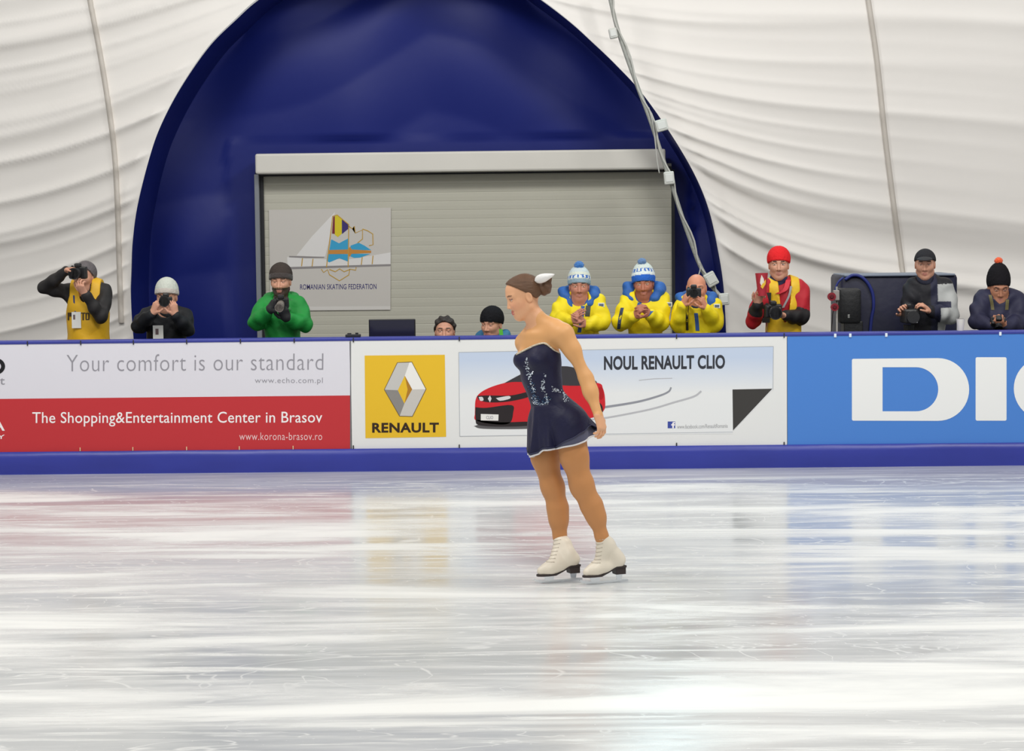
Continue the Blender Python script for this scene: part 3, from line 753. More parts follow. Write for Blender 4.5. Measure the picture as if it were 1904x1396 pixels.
# hair: smooth cap, knot, bow
Hg = lambda f, l, u: HO+HS*(f*HA[0]+l*HA[1]+u*HA[2])
hair = Field(); hc = np.array(lin((112, 78, 52)))
hair.el(Hg(-.016, 0, .032), HA, np.array((.107, .085, .097))*HS, .02); hair.el(Hg(.032, 0, .047), HA, np.array((.068, .069, .070))*HS, .02)
hair.el(Hg(-.05, 0, -.01), HA, np.array((.066, .066, .066))*HS, .03)
hair.clip.append(lambda P: (((P-HO)@HA[0]/HS)*1.05-((P-HO)@HA[2]/HS)+.028)*.69)
hair.clip.append(lambda P: -(((P-HO)@HA[2]/HS)+.045+.3*((P-HO)@HA[0]/HS)))
hair.clip.append(lambda P: -np.sqrt(((P-Hg(-.002, .08, -.006))**2).sum(1))+.030*HS)
hair_m = mat('hair_brown', (98, 68, 46), .62, (60, .35, (.3, .3, 1.5)), vary=(18, .18))
field_obj('hair', hair, .005, hair_m, skater)
bun = Field(); bc = K_(1012, 536, 0.0)
bun.el(bc, HA, (.036, .040, .036), .02); bun.el(bc+np.array([.012, 0, .012]), HA, (.026, .03, .026), .015); bun.rc(bc+np.array([.012, -.02, .02]), K_(1025, 517, -.03), .02, .006, .015); bun.rc(Hg(-.09, 0, .02), bc, .035, .03, .02)
bun.noise = lambda P: .002*np.sin(160*P[:, 0]+90*P[:, 2])
field_obj('hair_knot', bun, .005, hair_m, skater)
bw = mat('bow_white', (240, 238, 236), .5, (20, .2))
def bow():
    c0 = K_(1002, 520, -.02); V = []; F = []
    def loop(c, tip, wid, up):
        c = np.asarray(c); tip = np.asarray(tip); n = 14; ax = tip-c; L = np.linalg.norm(ax); ax = ax/L; side = nrm(np.cross(ax, [0, 1, 0])); dep = np.array([0, 1.0, 0])
        b = len(V)
        for i in range(n+1):
            t = i/n; w = wid*(math.sin(math.pi*t**.75)**.8)*(1-.35*t)+.002; bulge = .018*math.sin(math.pi*t)
            for k in range(8):
                a = 2*math.pi*k/8; V.append(c+ax*L*t+side*w*math.sin(a)+dep*(bulge+.003)*math.cos(a)+side*up*t*t)
        for i in range(n):
            for k in range(8): F.append((b+i*8+k, b+i*8+(k+1) % 8, b+(i+1)*8+(k+1) % 8, b+(i+1)*8+k))
        F.append(tuple(b+k for k in range(8))[::-1]); F.append(tuple(b+n*8+k for k in range(8)))
    loop(K_(994, 522, -.045), K_(1031, 510, -.06), .026, 0)
    return V, F
v, f = bow(); b_ = meshobj('hair_bow', v, f, bw, skater)
# dress: bodice follows the trunk
dress_m = mat('dress_navy', (24, 24, 56), .55, (14, .25), spec=.3, sheen=.06, vary=(9, .15))
bod = Field(); trunk(bod, .006)
neckpx = [(940, 664), (960, 658), (972, 652), (986, 645), (998, 640), (1012, 637), (1022, 643), (1029, 649), (1038, 654), (1046, 655), (1075, 655)]
nx = [K_(a, b)[0] for a, b in neckpx]; nz = [K_(a, b)[2] for a, b in neckpx]
bod.clip.append(lambda P: (P[:, 2]-np.interp(P[:, 0], nx, nz))*.9)
bod.noise = lambda P: .0016*np.sin(55*(P[:, 2]+.35*P[:, 0])+3*np.sin(14*P[:, 0]))
bod.rc(K_(1058, 785, -.07), K_(1066, 840, -.08), .097, .083, .04); bod.rc(K_(1016, 785, .07), K_(1014, 840, .07), .095, .083, .04); bod.clip.append(lambda P: K_(1040, 806)[2]-P[:, 2])
field_obj('bodice', bod, .006, dress_m, skater)
# surface finder for what is sewn on the bodice
def hit(fn, px, py, y0=-.4):
    d = nrm(ray(px, py)); p = at(px, py, SY+y0)
    for _ in range(70):
        e = float(fn(p[None])[0]); p = p+d*max(e, .0004)
        if e < .0006: break
    return p
trim = MB(); pts = [tuple(q) for q in smooth_pts([p for p in neckpx if 958 <= p[0] <= 1047], 3)]
dress_or_skin = lambda P: np.minimum(Fd(P), bod(P))
trim_p = [hit(dress_or_skin, a, b+1.0) for a, b in pts if a < 1041]; trim_p = [p for p in trim_p if abs(p[1]-SY) < .3]
trim.tube([p+np.array([0, -.002, .001]) for p in trim_p], .0055, 8)
trim.build('neckline_trim', mat('silver_trim', (226, 214, 190), .3, (90, .5), metal=.35), skater, True)
sil = mat('crystal_silver', (214, 222, 232), .18, metal=.85); tl = mat('sequin_blue', (70, 96, 130), .3, metal=.6)
def sewn(name, line, n, r0_, r1_, m, jit, seed):
    rs = np.random.RandomState(seed); P = smooth_pts(line, 8); b = MB()
    for i in range(n):
        q = P[int(rs.rand()*(len(P)-1))]+rs.randn(2)*jit; p = hit(bod, *q)
        if abs(p[1]-SY) > .3: continue
        r = r0_+(r1_-r0_)*rs.rand(); a = rs.rand()*6.28; nn = 6
        nv = np.array([bod((p+e)[None])[0]-bod((p-e)[None])[0] for e in np.eye(3)*.003]); nv = nrm(nv)
        t1 = nrm(np.cross(nv, [.3, .2, 1])); t2 = np.cross(nv, t1)
        ring = [p+nv*.001+r*(math.cos(a+6.283*k/nn)*t1+math.sin(a+6.283*k/nn)*t2) for k in range(nn)]
        top = [p+nv*(.0035+.001*rs.rand())+.5*r*(math.cos(a+6.283*k/nn)*t1+math.sin(a+6.283*k/nn)*t2)+t1*.0006*rs.randn() for k in range(nn)]
        b.add(ring+top, [[k, (k+1) % nn, nn+(k+1) % nn, nn+k] for k in range(nn)]+[list(range(nn, 2*nn))])
    if b.f: return tag(b.build(name, m, skater), kind='stuff')
sewn('crystal_trail', [(979, 668), (981, 682), (983, 696), (988, 712), (993, 728), (994, 742), (998, 758), (1002, 776)], 120, .002, .0045, sil, 1.8, 1)
sewn('crystal_trail', [(983, 702), (988, 697), (992, 688)], 22, .002, .005, sil, 1.0, 2)
sewn('crystal_trail', [(1015, 694), (1010, 706), (1008, 716), (1012, 728), (1018, 742), (1016, 750), (1005, 752), (995, 744)], 120, .002, .0045, sil, 1.9, 3)
sewn('crystal_trail', [(1026, 722), (1033, 726), (1040, 727), (1048, 731), (1051, 738), (1052, 748)], 70, .002, .0045, sil, 2.2, 4)
sewn('crystal_trail', [(1054, 727), (1057, 721)], 12, .002, .004, sil, 1.0, 5)
sewn('sequin_patch', [(986, 716), (992, 732), (998, 745), (1010, 750), (1018, 742)], 130, .002, .004, tl, 4.0, 6)
# skirt: ring by ring from the hips to the hem; hem heights were read for each direction around the body
hem_ang = [-180, -150, -120, -90, -60, -35, -15, 0, 30, 60, 90, 120, 150, 180]
hem_px = [(985, 848), (990, 846), (1008, 833), (1040, 829), (1072, 819), (1098, 808), (1112, 802), (1116, 800), (1104, 806), (1075, 812), (1040, 818), (1008, 828), (990, 840), (985, 848)]
hem_main = [(985, 844), (990, 842), (1008, 829), (1040, 825), (1072, 800), (1098, 786), (1112, 796), (1116, 797), (1104, 803), (1075, 808), (1040, 814), (1008, 824), (990, 836), (985, 844)]
def skirt(name, m, hems, drop=0.0, grow=0.0, t1=1.0, thick=.003, seed=0, rip=.014):
    n = 144; rows = 22; V = []; F = []
    top0 = K_(1021, 752); px_ = [K_(a, b) for a, b in hems]
    hx = [p[0] for p in px_]; hz = [p[2] for p in px_]
    for j in range(rows+1):
        t = j/rows*t1
        for i in range(n):
            a = -180+360*i/n; ar = math.radians(a)
            z1 = np.interp(a, hem_ang, hz)-drop
            x1 = np.interp(a, hem_ang, hx)
            ry = .150+.01*math.cos(2*ar); y1 = SY+math.sin(ar)*ry-.03*max(0, math.cos(ar))
            x0 = top0[0]+.09*math.cos(ar); y0 = SY+.09*math.sin(ar)
            z0 = K_(1021, 748-5*math.cos(ar))[2]
            e = t**.75; x = x0+(x1-x0)*e; y = y0+(y1-y0)*e; z = z0+(z1-z0)*t
            ru = rip*t**1.3*(math.sin(9*ar+seed)+.5*math.sin(17*ar+2+seed))+grow
            x += math.cos(ar)*ru; y += math.sin(ar)*ru
            # never inside the hips
            V.append([x, y, z])
    V = np.array(V)
    bodyf = lambda P: np.minimum(bod.__class__.__call__(tr_, P), 9)
    tr_ = Field(); tr_.p = [q for q in bod.p]; legs(tr_)
    for _ in range(3):
        d = tr_(V); G = np.stack([tr_(V+np.eye(3)[q]*.003)-d for q in range(3)], 1)/.003
        push = np.clip(-.004+np.linspace(0, 1, rows+1).repeat(n)**.7*.017+grow-d, 0, .05); G[:, 2] *= .2; V = V+G*push[:, None]
    Gd = V.reshape(rows+1, n, 3).copy()
    for _ in range(14):
        A_ = .5*Gd+.25*(np.roll(Gd, 1, 1)+np.roll(Gd, -1, 1)); A_[1:-1] = .5*A_[1:-1]+.25*(Gd[2:]+Gd[:-2])
        wt = np.clip(np.minimum(np.arange(rows+1)/3, (rows-np.arange(rows+1))/12), 0, 1)[:, None, None]; Gd = Gd*(1-wt)+A_*wt
    V = Gd.reshape(-1, 3)
    for _ in range(2):
        d = tr_(V); G = np.stack([tr_(V+np.eye(3)[q]*.003)-d for q in range(3)], 1)/.003
        push = np.clip(np.linspace(-.004, .007, rows+1).repeat(n)+grow-d, 0, .05); G[:, 2] *= .2; V = V+G*push[:, None]
    V2 = V.copy(); c = V.reshape(rows+1, n, 3).mean(1); inn = np.repeat(c, n, 0)-V; inn[:, 2] = 0
    V2 = V+inn/(np.linalg.norm(inn, axis=1)[:, None]+1e-9)*thick
    N = len(V)
    for j in range(rows):
        for i in range(n):
            q = (j*n+i, j*n+(i+1) % n, (j+1)*n+(i+1) % n, (j+1)*n+i); F.append(q[::-1]); F.append(tuple(N+k for k in q))
    for j in (0, rows):
        for i in range(n):
            q = (j*n+i, j*n+(i+1) % n, N+j*n+(i+1) % n, N+j*n+i); F.append(q if j == 0 else q[::-1])
    o = meshobj(name, np.concatenate([V, V2]), F, m, skater)
    return o, V[rows*n:(rows+1)*n]
_, hemline = skirt('skirt', dress_m, hem_main)
MB().tube(list(hemline)+[hemline[0]], .0026, 8, False).build('skirt_hem', mat('hem_navy', (40, 42, 78), .5), skater, True)
_, hem2 = skirt('underskirt', mat('underskirt_grey', (78, 80, 104), .6, (20, .2), sheen=.2), hem_px, .0, -.005, 1.0, .002, 0)
MB().tube(list(hem2)+[hem2[0]], .0048, 8, False).build('underskirt_hem', mat('hem_white', (226, 224, 226), .4, (60, .3)), skater, True)
# skates
bootw = mat('boot_cream', (232, 222, 204), .42, (26, .06), spec=.45); sole_m = mat('sole_dark', (52, 42, 40), .5); steel = mat('skate_steel', (226, 230, 234), .16, metal=1.0)
def skate(name, heel, yaw, ankle, pitch=0.0):
    d = np.array([-math.cos(yaw), -math.sin(yaw), 0]); sd = np.array([-d[1], d[0], 0]); up = np.array([0, 0, 1.0])
    g = lambda x, z, s=0: heel+d*x+up*z+sd*s
    ax = np.stack([d, sd, up])
    B = Field()
    B.path([ankle, ankle*.55+g(.055, .15)*.45, g(.042, .118)], [.037, .038, .034], .025)
    B.rc(g(.040, .122), g(.060, .150), .034, .038, .03); B.path([g(.045, .118), g(.12, .092), g(.178, .074), g(.222, .066)], [.036, .034, .034, .023], .03)
    B.path([ankle*.7+g(.1, .13)*.3, g(.15, .095)], [.036, .031], .03)
    top_n = nrm(ankle-g(.05, .13)); B.clip.append(plane(top_n+np.array([0, 0, .25])+d*-.15, ankle+top_n*.012)); B.noise = lambda P: .0012*np.sin(70*P[:, 2]+20*P[:, 0])
    so = lambda x: np.interp(x, [-.02, .06, .10, .15, .24], [.092, .090, .070, .052, .050])
    B.clip.append(lambda P: so((P-heel)@d)-P[:, 2])
    b = field_obj(name, B, .0045, bootw, skater)
    # laces up the front and collar
    la = MB()
    for i in range(7):
        t = i/6*.86; c = (ankle+top_n*.0)*(t)+g(.150, .100)*(1-t); f0 = c+d*.030+up*.004
        Pp = []
        for k in range(9):
            a = (k/8-.5)*2.9; q = c+d*.10*math.cos(a)+sd*.06*math.sin(a)+up*(.01*math.cos(a)+.03)
            dr = nrm(c-q)
            for _ in range(40):
                e = float(B(q[None])[0]); q = q+dr*max(e, .0003)
                if e < .0005: break
            Pp.append(q)
        la.tube(Pp, .0026, 6)
    la.build('lacing', mat('lace_grey', (196, 186, 170), .6), b, True)
    S_ = MB(); W_ = [(0.0, .030), (.06, .030), (.10, .026), (.15, .036), (.19, .036), (.225, .026), (.246, .010)]
    V = []; 
    for x, w in W_:
        for s_ in (-1, 1):
            V += [g(x, so(x)+.001, s_*w), g(x, so(x)-.010, s_*w)]
    Fc = []
    for i in range(len(W_)-1):
        a = i*4; Fc += [(a, a+4, a+6, a+2), (a+1, a+3, a+7, a+5), (a, a+1, a+5, a+4), (a+2, a+6, a+7, a+3)]
    Fc += [(0, 2, 3, 1), (len(V)-4, len(V)-3, len(V)-1, len(V)-2)]; S_.add(V, Fc); S_.build('sole', sole_m, b)
    hp = [g(.002, .084, -.028), g(.066, .082, -.028), g(.060, .046, -.024), g(.004, .046, -.024)]
    MB().prism(hp, sd*.052).build('heel', sole_m, b)
    K2 = MB(); prof = [(-.022, .002), (.0, .0), (.12, -.0005), (.22, .002), (.255, .012), (.268, .026), (.262, .030), (.245, .022), (.20, .015), (.0, .015), (-.022, .012)]
    K2.prism([g(x, max(z, 0.0), -.002) for x, z in prof], sd*.004)
    for x0, x1, zt_ in ((.012, .052, .047), (.145, .205, .043)):
        K2.prism([g(x0+.006, .012, -.0025), g(x1-.006, .012, -.0025), g(x1, zt_, -.0025), g(x0, zt_, -.0025)], sd*.005)
        K2.prism([g(x0-.008, zt_-.004, -.017), g(x1+.008, zt_-.004, -.017), g(x1+.008, zt_, -.017), g(x0-.008, zt_, -.017)], sd*.034)
    K2.build('blade', steel, b)
skate('skate_boot', np.array([*ground(1161, 1081)[:2], 0]), math.radians(24), K_(1120, 1001, -.08))
h2 = np.array([*ground(1076, 1079)[:2], 0]); skate('skate_boot', h2, math.radians(24), K_(1042, 1002, .07))

# ------------------------------------------------------------------ the people behind the boards
def beanie(parent, o, ax, s, rgb, low=.030, tall=.0, band=None, tilt=.0, grow=0.0, name='beanie', bands=None, rib=True):
    g = lambda f, l, u: o+s*(f*ax[0]+l*ax[1]+u*ax[2])
    F = Field(); F.el(g(-.014, 0, .036), ax, np.array((.113, .092, .100))*s+grow, .02)
    if tall: F.el(g(-.02, 0, .075+tall*.5), ax, np.array((.088, .078, .070+tall*.5))*s+grow, .05)
    pl = lambda P: ((P-o)@ax[2]/s, (P-o)@ax[0]/s)
    F.clip.append(lambda P: (low-.02+tilt*0+.0-((P-o)@ax[2]/s)+.28*((P-o)@ax[0]/s+.0))*s)
    if rib: F.noise = lambda P: .0016*np.sin(46*np.arctan2((P-o)@ax[1], (P-o)@ax[0]+.014))
    c0 = np.array(lin(rgb))
    def post(P, C):
        C[:] = c0
        if bands:
            u = (P-o)@ax[2]/s-.28*((P-o)@ax[0]/s); ang = np.arctan2((P-o)@ax[1], (P-o)@ax[0])
            for a, b, col, kind in bands:
                m = (u >= a) & (u < b)
                if kind: m &= (np.sin(ang*kind)+.5*np.sin(ang*kind*1.7+1) > -.1)
                C[m] = lin(col)
        return C
    h = field_obj(name, F, .0065, mat('knit', attr=True, rough=.9, bump=(40, .35), spec=.2), parent, True, c0, post)
    if band:
        B = Field(); B.el(g(-.014, 0, .036), ax, np.array((.121, .099, .108))*s+grow, .02)
        f_ = lambda P: ((P-o)@ax[2]-.28*((P-o)@ax[0]))/s
        B.clip.append(lambda P: (low-.022-f_(P))*s); B.clip.append(lambda P: (f_(P)-low-.022)*s)
        field_obj('hat_band', B, .0065, mat('knit_%d_%d_%d' % band, band, .85, (40, .35), sheen=.2), h)
    return h
def pompom(parent, c, r, rgb, n=1):
    F = Field(); F.el(c, np.eye(3), (r, r, r*.85), .01); c = np.asarray(c)
    F.noise = lambda P: r*.14*np.sin(9*(P[:, 0]-c[0])/r+1)*np.sin(9*(P[:, 2]-c[2])/r)*np.sin(9*(P[:, 1]-c[1])/r+2)
    return field_obj('pompom', F, .006, mat('wool_%d_%d_%d' % rgb, rgb, .9, (60, .6), sheen=.3), parent)
def person(label, hp, Y, yaw=0, pitch=.1, tilt=0, sh=None, A=None, B=None, skin_rgb=(206, 152, 126), beard=None, brow=(60, 44, 36), hs=1.0,
           coat=(30, 30, 34), coat_name='jacket', puff=0.0, sleeve_fn=None, trousers=(40, 42, 50), gloves=None, hairline=None, hands=True, collar=True,
           scarf=None, hem=.80, seated=False, curlA=(.5, .7, .6), curlB=(.5, .7, .6), palmA=None, palmB=None, lips=(180, 118, 104), girth=1.0, lid=0.25):
    """hp: frame position of the head's middle; sh: the two shoulders; A, B: elbow, wrist and finger direction of the arm
    on the frame's one and other side, each (px, py, dy)"""
    P3 = lambda q: at(q[0], q[1], Y+(q[2] if len(q) > 2 else 0))
    o = P3(hp); ax = frame(yaw, pitch, tilt); sc = np.array(lin(skin_rgb))
    sA, sB = P3(sh[0]), P3(sh[1]); mid = (sA+sB)/2; zs = mid[2]
    root = empty('person', (mid[0], Y+.02, 0), label, 'person')
    drop = .30 if not seated else .26
    hipz = (max(.86, zs-.52) if not seated else zs-.50)
    # one skin: head, neck, trunk, arms, hands, legs
    F = Field(); nb = mid+np.array([0, .03, .02])
    if nb[2] > o[2]-.10: nb[2] = o[2]-.12
    head(F, o, ax, hs, sc, nb, .056)
    half = np.linalg.norm(sA-sB)/2; tax = np.eye(3); tax[0] = nrm((sB-sA)*np.array([1, 1, 0])); tax[1] = np.cross([0, 0, 1], tax[0])
    cc = np.array([mid[0], mid[1]+.03, zs])
    def trunk_(F, off, c=None):
        F.el(cc-[0, 0, .16], tax, (half*.88, .115, .21), .05, c, off=off); F.el(cc-[0, 0, .38], tax, (half*.80*girth, .115*girth, .22), .06, c, off=off)
        F.el([cc[0], cc[1], hipz+.02], tax, (half*.80*girth, .12*girth, .15), .06, c, off=off)
        F.rc(cc+[0, 0, -.01]-tax[0]*half*.55, cc+[0, 0, -.01]+tax[0]*half*.55, .062, .062, .06, c, off)
        F.rc(cc+[0, .02, .02], cc-tax[0]*half*.8-[0, 0, .03], .045, .045, .06, c, off*.8); F.rc(cc+[0, .02, .02], cc+tax[0]*half*.8-[0, 0, .03], .045, .045, .06, c, off*.8)
    trunk_(F, 0)
    ks = []
    for q in (-1, 1):
        h_ = np.array([cc[0]+q*half*.45, cc[1], hipz-.02])
        if seated: kn = h_+[0, -.36, -.0]; an = np.array([h_[0], h_[1]-.34, .07])
        else: kn = np.array([cc[0]+q*half*.5, cc[1]-.01, .48]); an = np.array([cc[0]+q*half*.55, cc[1]+.01, .08])
        ks.append((h_, kn, an)); F.path([h_, kn, an], [.085, .055, .04], .03, sc)
        F.rc(an-[0, 0, .03], an+[0, -.15, -.045], .04, .03, .02, sc)
    arms = []
    for s_, q, side in ((sA, A, 'A'), (sB, B, 'B')):
        if q is None:
            e = s_+np.array([(-.05 if side == 'A' else .05), .02, -.28]); w = e+np.array([0, -.05, -.24]); d = np.array([0, -.1, -1.])
        else: e, w = P3(q[0]), P3(q[1]); d = P3(q[2])-w
        arms.append((s_, e, w, nrm(d), side)); F.path([s_, e, w], [.05, .042, .028], .03, sc)
    HF = [Field(), Field()]
    for i, (s_, e, w, d, side) in enumerate(arms):
        pal = (palmA if side == 'A' else palmB)
        if pal is None: pal = (1 if side == 'A' else -1, .5, 0)
        hand(HF[i], w, d, pal, 1 if side == 'B' else -1, 1.0, curlA if side == 'A' else curlB, sc)
        F.add(HF[i])
    post = lambda P, C: face_paint(P, C, o, ax, hs, lips, brow, beard, hairline, lid=lid)
    def two(fn, P0, zcut):
        return None
    field_obj('body', F, .0075, mat('skin'), root, True, sc, post, (o[2]-.13*hs, .0042))
    # coat
    J = Field(); trunk_(J, .022+puff*.5)
    for (s_, e, w, d, side) in arms:
        we = w-nrm(w-e)*.015
        J.path([s_, (s_+e)/2, e], [.058+puff*.8, .055+puff, .049+puff], .045, ('arm'+side))
        J.path([e, (e+we)/2, we], [.049+puff, .047+puff, .040+puff*.6], .03, ('arm'+side))
    if collar: J.to(nb+np.array([0, .012, -.005]), frame(yaw, .35)[[1, 0, 2]], .070, .018, 1.8, .03)
    J.clip.append(lambda P: .075-np.sqrt(((P-o)@ax[1])**2+((P-o)@ax[0]-.06)**2+np.maximum(np.abs((P-o)@ax[2]+.015)-.07, 0)**2))
    J.clip.append(lambda P: hem-P[:, 2])
    am = .006+puff*.12
    J.noise = lambda P: am*np.sin(38*P[:, 2]+9*P[:, 0]+4*np.sin(11*P[:, 0]))*np.sin(21*P[:, 0]+13*P[:, 1]+1)
    cj = np.array(lin(coat))
    for q in range(len(J.p)):
        pr = list(J.p[q]); pr[6] = None; J.p[q] = tuple(pr)
    def postj(P, C):
        C[:] = cj
        return sleeve_fn(P, C, arms, cc, P3) if sleeve_fn else C
    jk = field_obj(coat_name, J, .0085, mat('coat_cloth', attr=True, rough=.6, bump=(7, .45), vary=(6, .08), spec=.3), root, True, cj, postj)
    if scarf is not None:
        NG = Field(); NG.to(nb+np.array([0, 0, 0]), frame(yaw, .2)[[1, 0, 2]], .058, .026, 1.9, .02); q_ = list(NG.p[0]); q_[1] = o+np.array([0, .018, -.135])*hs; NG.p[0] = tuple(q_)
        NG.noise = lambda P: .003*np.sin(70*P[:, 2]+20*P[:, 0])
        field_obj('neck_gaiter', NG, .0065, mat('gaiter_%d_%d_%d' % scarf, scarf, .8, (30, .3)), root)
    # trousers and shoes
    T = Field(); T.el([cc[0], cc[1], hipz+.02], tax, (half*.80*girth, .12*girth, .14), .04, off=.010)
    for h_, kn, an in ks: T.path([h_, kn, an+[0, 0, .02]], [.095, .07, .058], .03)
    field_obj('trousers', T, .012, mat('trousers_%d' % trousers[2], trousers, .8), root)
    for h_, kn, an in ks:
        sh_ = Field(); sh_.rc(an-[0, -.01, .03], an+[0, -.15, -.04], .05, .042, .02); sh_.clip.append(lambda P: .001-P[:, 2])
        field_obj('shoe', sh_, .010, mat('shoe_black', (30, 28, 28), .5), root)
    if gloves:
        for i in (0, 1):
            for k in range(len(HF[i].p)):
                q = list(HF[i].p[k])
                if q[0] == 'rc': q[3] += .005; q[4] += .005
                HF[i].p[k] = tuple(q)
            w, e = arms[i][2], arms[i][1]; HF[i].rc(w+nrm(w-e)*.02, w-nrm(w-e)*.05, .034, .040, .02)
            field_obj('glove', HF[i], .006, mat('glove_%d' % gloves[0], gloves, .7, (12, .3)), root)
    return dict(root=root, o=o, ax=ax, hs=hs, cc=cc, arms=arms, jacket=jk, J=J, F=F, half=half, tax=tax, P3=P3, Y=Y, nb=nb, trunk=trunk_)
def short_hair(p, rgb, grow=.008, back=.02, spike=0.0):
    F = Field(); o, ax, s = p['o'], p['ax'], p['hs']; g = lambda f, l, u: o+s*(f*ax[0]+l*ax[1]+u*ax[2])
    F.el(g(-.016, 0, .032), ax, np.array((.100, .080, .091))*s+grow, .02)
    F.clip.append(lambda P: (((P-o)@ax[0]/s)*.9-((P-o)@ax[2]/s)*.75+.005)*.8)
    F.clip.append(lambda P: -((P-o)@ax[2])/s-.05)
    F.noise = lambda P: spike*np.sin(90*P[:, 0])*np.sin(80*P[:, 2]+2)
    field_obj('hair', F, .0065, mat('hair_%d' % rgb[0], rgb, .6, (70, .4), vary=(20, .15)), p['root'])
def hood(p, rgb, high=.0, name='hood', r=1.0):
    o, ax, s = p['o'], p['ax'], p['hs']; F = Field(); yw = frame(math.atan2(ax[0][0], -ax[0][1]))
    g = lambda f, l, u: o+s*(f*yw[0]+l*yw[1]*r)+np.array([0, 0, (u+high)*s])
    half_ = [(.055, .045, -.205), (.045, .085, -.165), (.015, .112, -.115), (-.035, .118, -.075), (-.09, .085, -.07), (-.118, 0, -.075)]
    rad = [.020, .032, .042, .046, .046, .046]
    for q in (-1, 1): F.path([g(f_, l_*q, u_) for f_, l_, u_ in half_], [x*s for x in rad], .03)
    F.noise = lambda P: .004*np.sin(60*P[:, 2]+30*P[:, 0])
    return field_obj(name, F, .0075, mat('cloth_%d_%d_%d' % rgb, rgb, .6, (8, .5)), p['root'])
def vest(p, rgb, cut, name='vest', low=.7, wid=.78, off=.044, flare=.0):
    V = Field(); p['trunk'](V, off); cc, half, tx = p['cc'], p['half'], p['tax'][0]
    V.clip.append(lambda P: low-P[:, 2])
    V.clip.append(lambda P: np.abs((P-cc)@tx)-half*(wid+flare*np.clip((cc[2]-.03-P[:, 2])/.3, 0, 1)))
    V.clip.append(lambda P: .055-np.sqrt(((P-cc)@tx)**2+np.minimum(P[:, 2]-(cc[2]+.03), 0)**2*cut+((P[:, 1]-cc[1]+.04)*.3)**2))
    V.noise = lambda P: .004*np.sin(30*P[:, 2]+12*P[:, 0])*np.sin(17*P[:, 0])
    return field_obj(name, V, .0085, mat('vest_%d_%d' % rgb[:2], rgb, .55, (6, .4), vary=(5, .06)), p['root'])
def front(p, px, py, fn=None, extra=.004):
    """the point of the clothes that shows at a frame position"""
    fn = fn or p['J']; d = nrm(ray(px, py)); q = at(px, py, p['Y']-.6)
    for _ in range(90):
        e = float(fn(q[None])[0]); q = q+d*max(e, .0006)
        if e < .001 or q[1] > p['Y']+.3: break
    if q[1] > p['Y']+.25: q = at(px, py, p['Y']-.12)
    return q-d*extra
def strip(p, name, line, w, rgb, fn=None, n=8, th=.003):
    b = MB(); P = smooth_pts(line, n); L = [front(p, a-w/2, c, fn, th) for a, c in P]; R_ = [front(p, a+w/2, c, fn, th) for a, c in P]; dd = np.array([0, .006, 0])
    m = len(P); V = L+R_+[q+dd for q in L]+[q+dd for q in R_]; F = []
    for i in range(m-1): F += [(i, i+1, m+i+1, m+i), (i, 2*m+i, 2*m+i+1, i+1), (m+i, m+i+1, 3*m+i+1, 3*m+i), (2*m+i, 3*m+i, 3*m+i+1, 2*m+i+1)]
    F += [(0, m, 3*m, 2*m), (m-1, 3*m-1, 4*m-1, 2*m-1)]
    return b.add(V, F).build(name, mat('cloth_%d_%d_%d' % rgb, rgb, .6), p['root'])
def badge(p, box, lanyard, rgb=(40, 60, 120), photo=None, fn=None):
    x0, y0, x1, y1 = box; q = front(p, (x0+x1)/2, (y0+y1)/2, fn, .012); y = q[1]-.004
    c0, c1 = at(x0, y0, y), at(x1, y1, y); w, h = c1[0]-c0[0], c0[2]-c1[2]; c = (c0+c1)/2
    b = MB().box(c, (w, .003, h), bev=.001).build('press_badge', mat('card_white', (232, 232, 226), .35), p['root'])
    if photo:
        f0, f1 = at(photo[0], photo[1], y), at(photo[2], photo[3], y)
        MB().box(((f0[0]+f1[0])/2, y-.002, (f0[2]+f1[2])/2), (abs(f1[0]-f0[0]), .001, abs(f0[2]-f1[2]))).build('badge_photo', mat('photo_grey', (112, 92, 92), .5), b)
    if lanyard: strip(p, 'lanyard', lanyard, 2.6, rgb, fn)
    return b
def dslr(label, c, ax, lens_len, lens_r, body=(.13, .06, .095), lens_col=(28, 28, 30), glass=True, group=None, name='camera', hoodr=1.08, lens_off=(0, 0)):
    """ax rows: lens direction, camera's right, up; c is the middle of the body"""
    r = empty(name, c, label, 'camera', group); d, rt, up = ax; bk = mat('camera_black', (28, 28, 30), .45, (40, .1))
    M3 = np.stack([rt, d, up])
    b = MB().box(c, body, M3, .010); b.box(c+rt*body[0]*.36+d*.018, (body[0]*.26, body[1]*1.15, body[2]*.92), M3, .012)
    b.build('camera_body', bk, r)
    MB().box(c+up*(body[2]*.5+.012)+d*.008, (.05, body[1]*.95, .034), M3, .010).build('viewfinder_hump', bk, r)
    o0 = c+d*body[1]*.5+rt*lens_off[0]+up*lens_off[1]; L = MB(); n = 28
    L.tube([o0, o0+d*lens_len*.25, o0+d*lens_len*.27, o0+d*lens_len*.6, o0+d*lens_len*.62, o0+d*lens_len, o0+d*lens_len, o0+d*(lens_len-.012)],
           [lens_r*.86, lens_r*.86, lens_r*.96, lens_r*.96, lens_r*.92, lens_r*hoodr, lens_r*.9, lens_r*.86], n)
    ln = L.build('lens', mat('lens_%d' % lens_col[0], lens_col, .4), r)
    autosmooth(ln, 35)
    if glass: MB().cyl(o0+d*(lens_len-.014), o0+d*(lens_len-.0125), lens_r*.84, n=n).build('lens_glass', mat('lens_glass', (16, 18, 26), .05, spec=.9), ln)
    MB().box(c+up*(body[2]*.5+.004)+rt*body[0]*.36, (.018, .018, .012), M3, .004).build('shutter_button', bk, r)
    return r
def aim(yaw=0, pitch=0):
    a = frame(yaw, pitch); return np.stack([a[0], -a[1], a[2]])
YEL = (236, 214, 30); HB = (32, 92, 168)

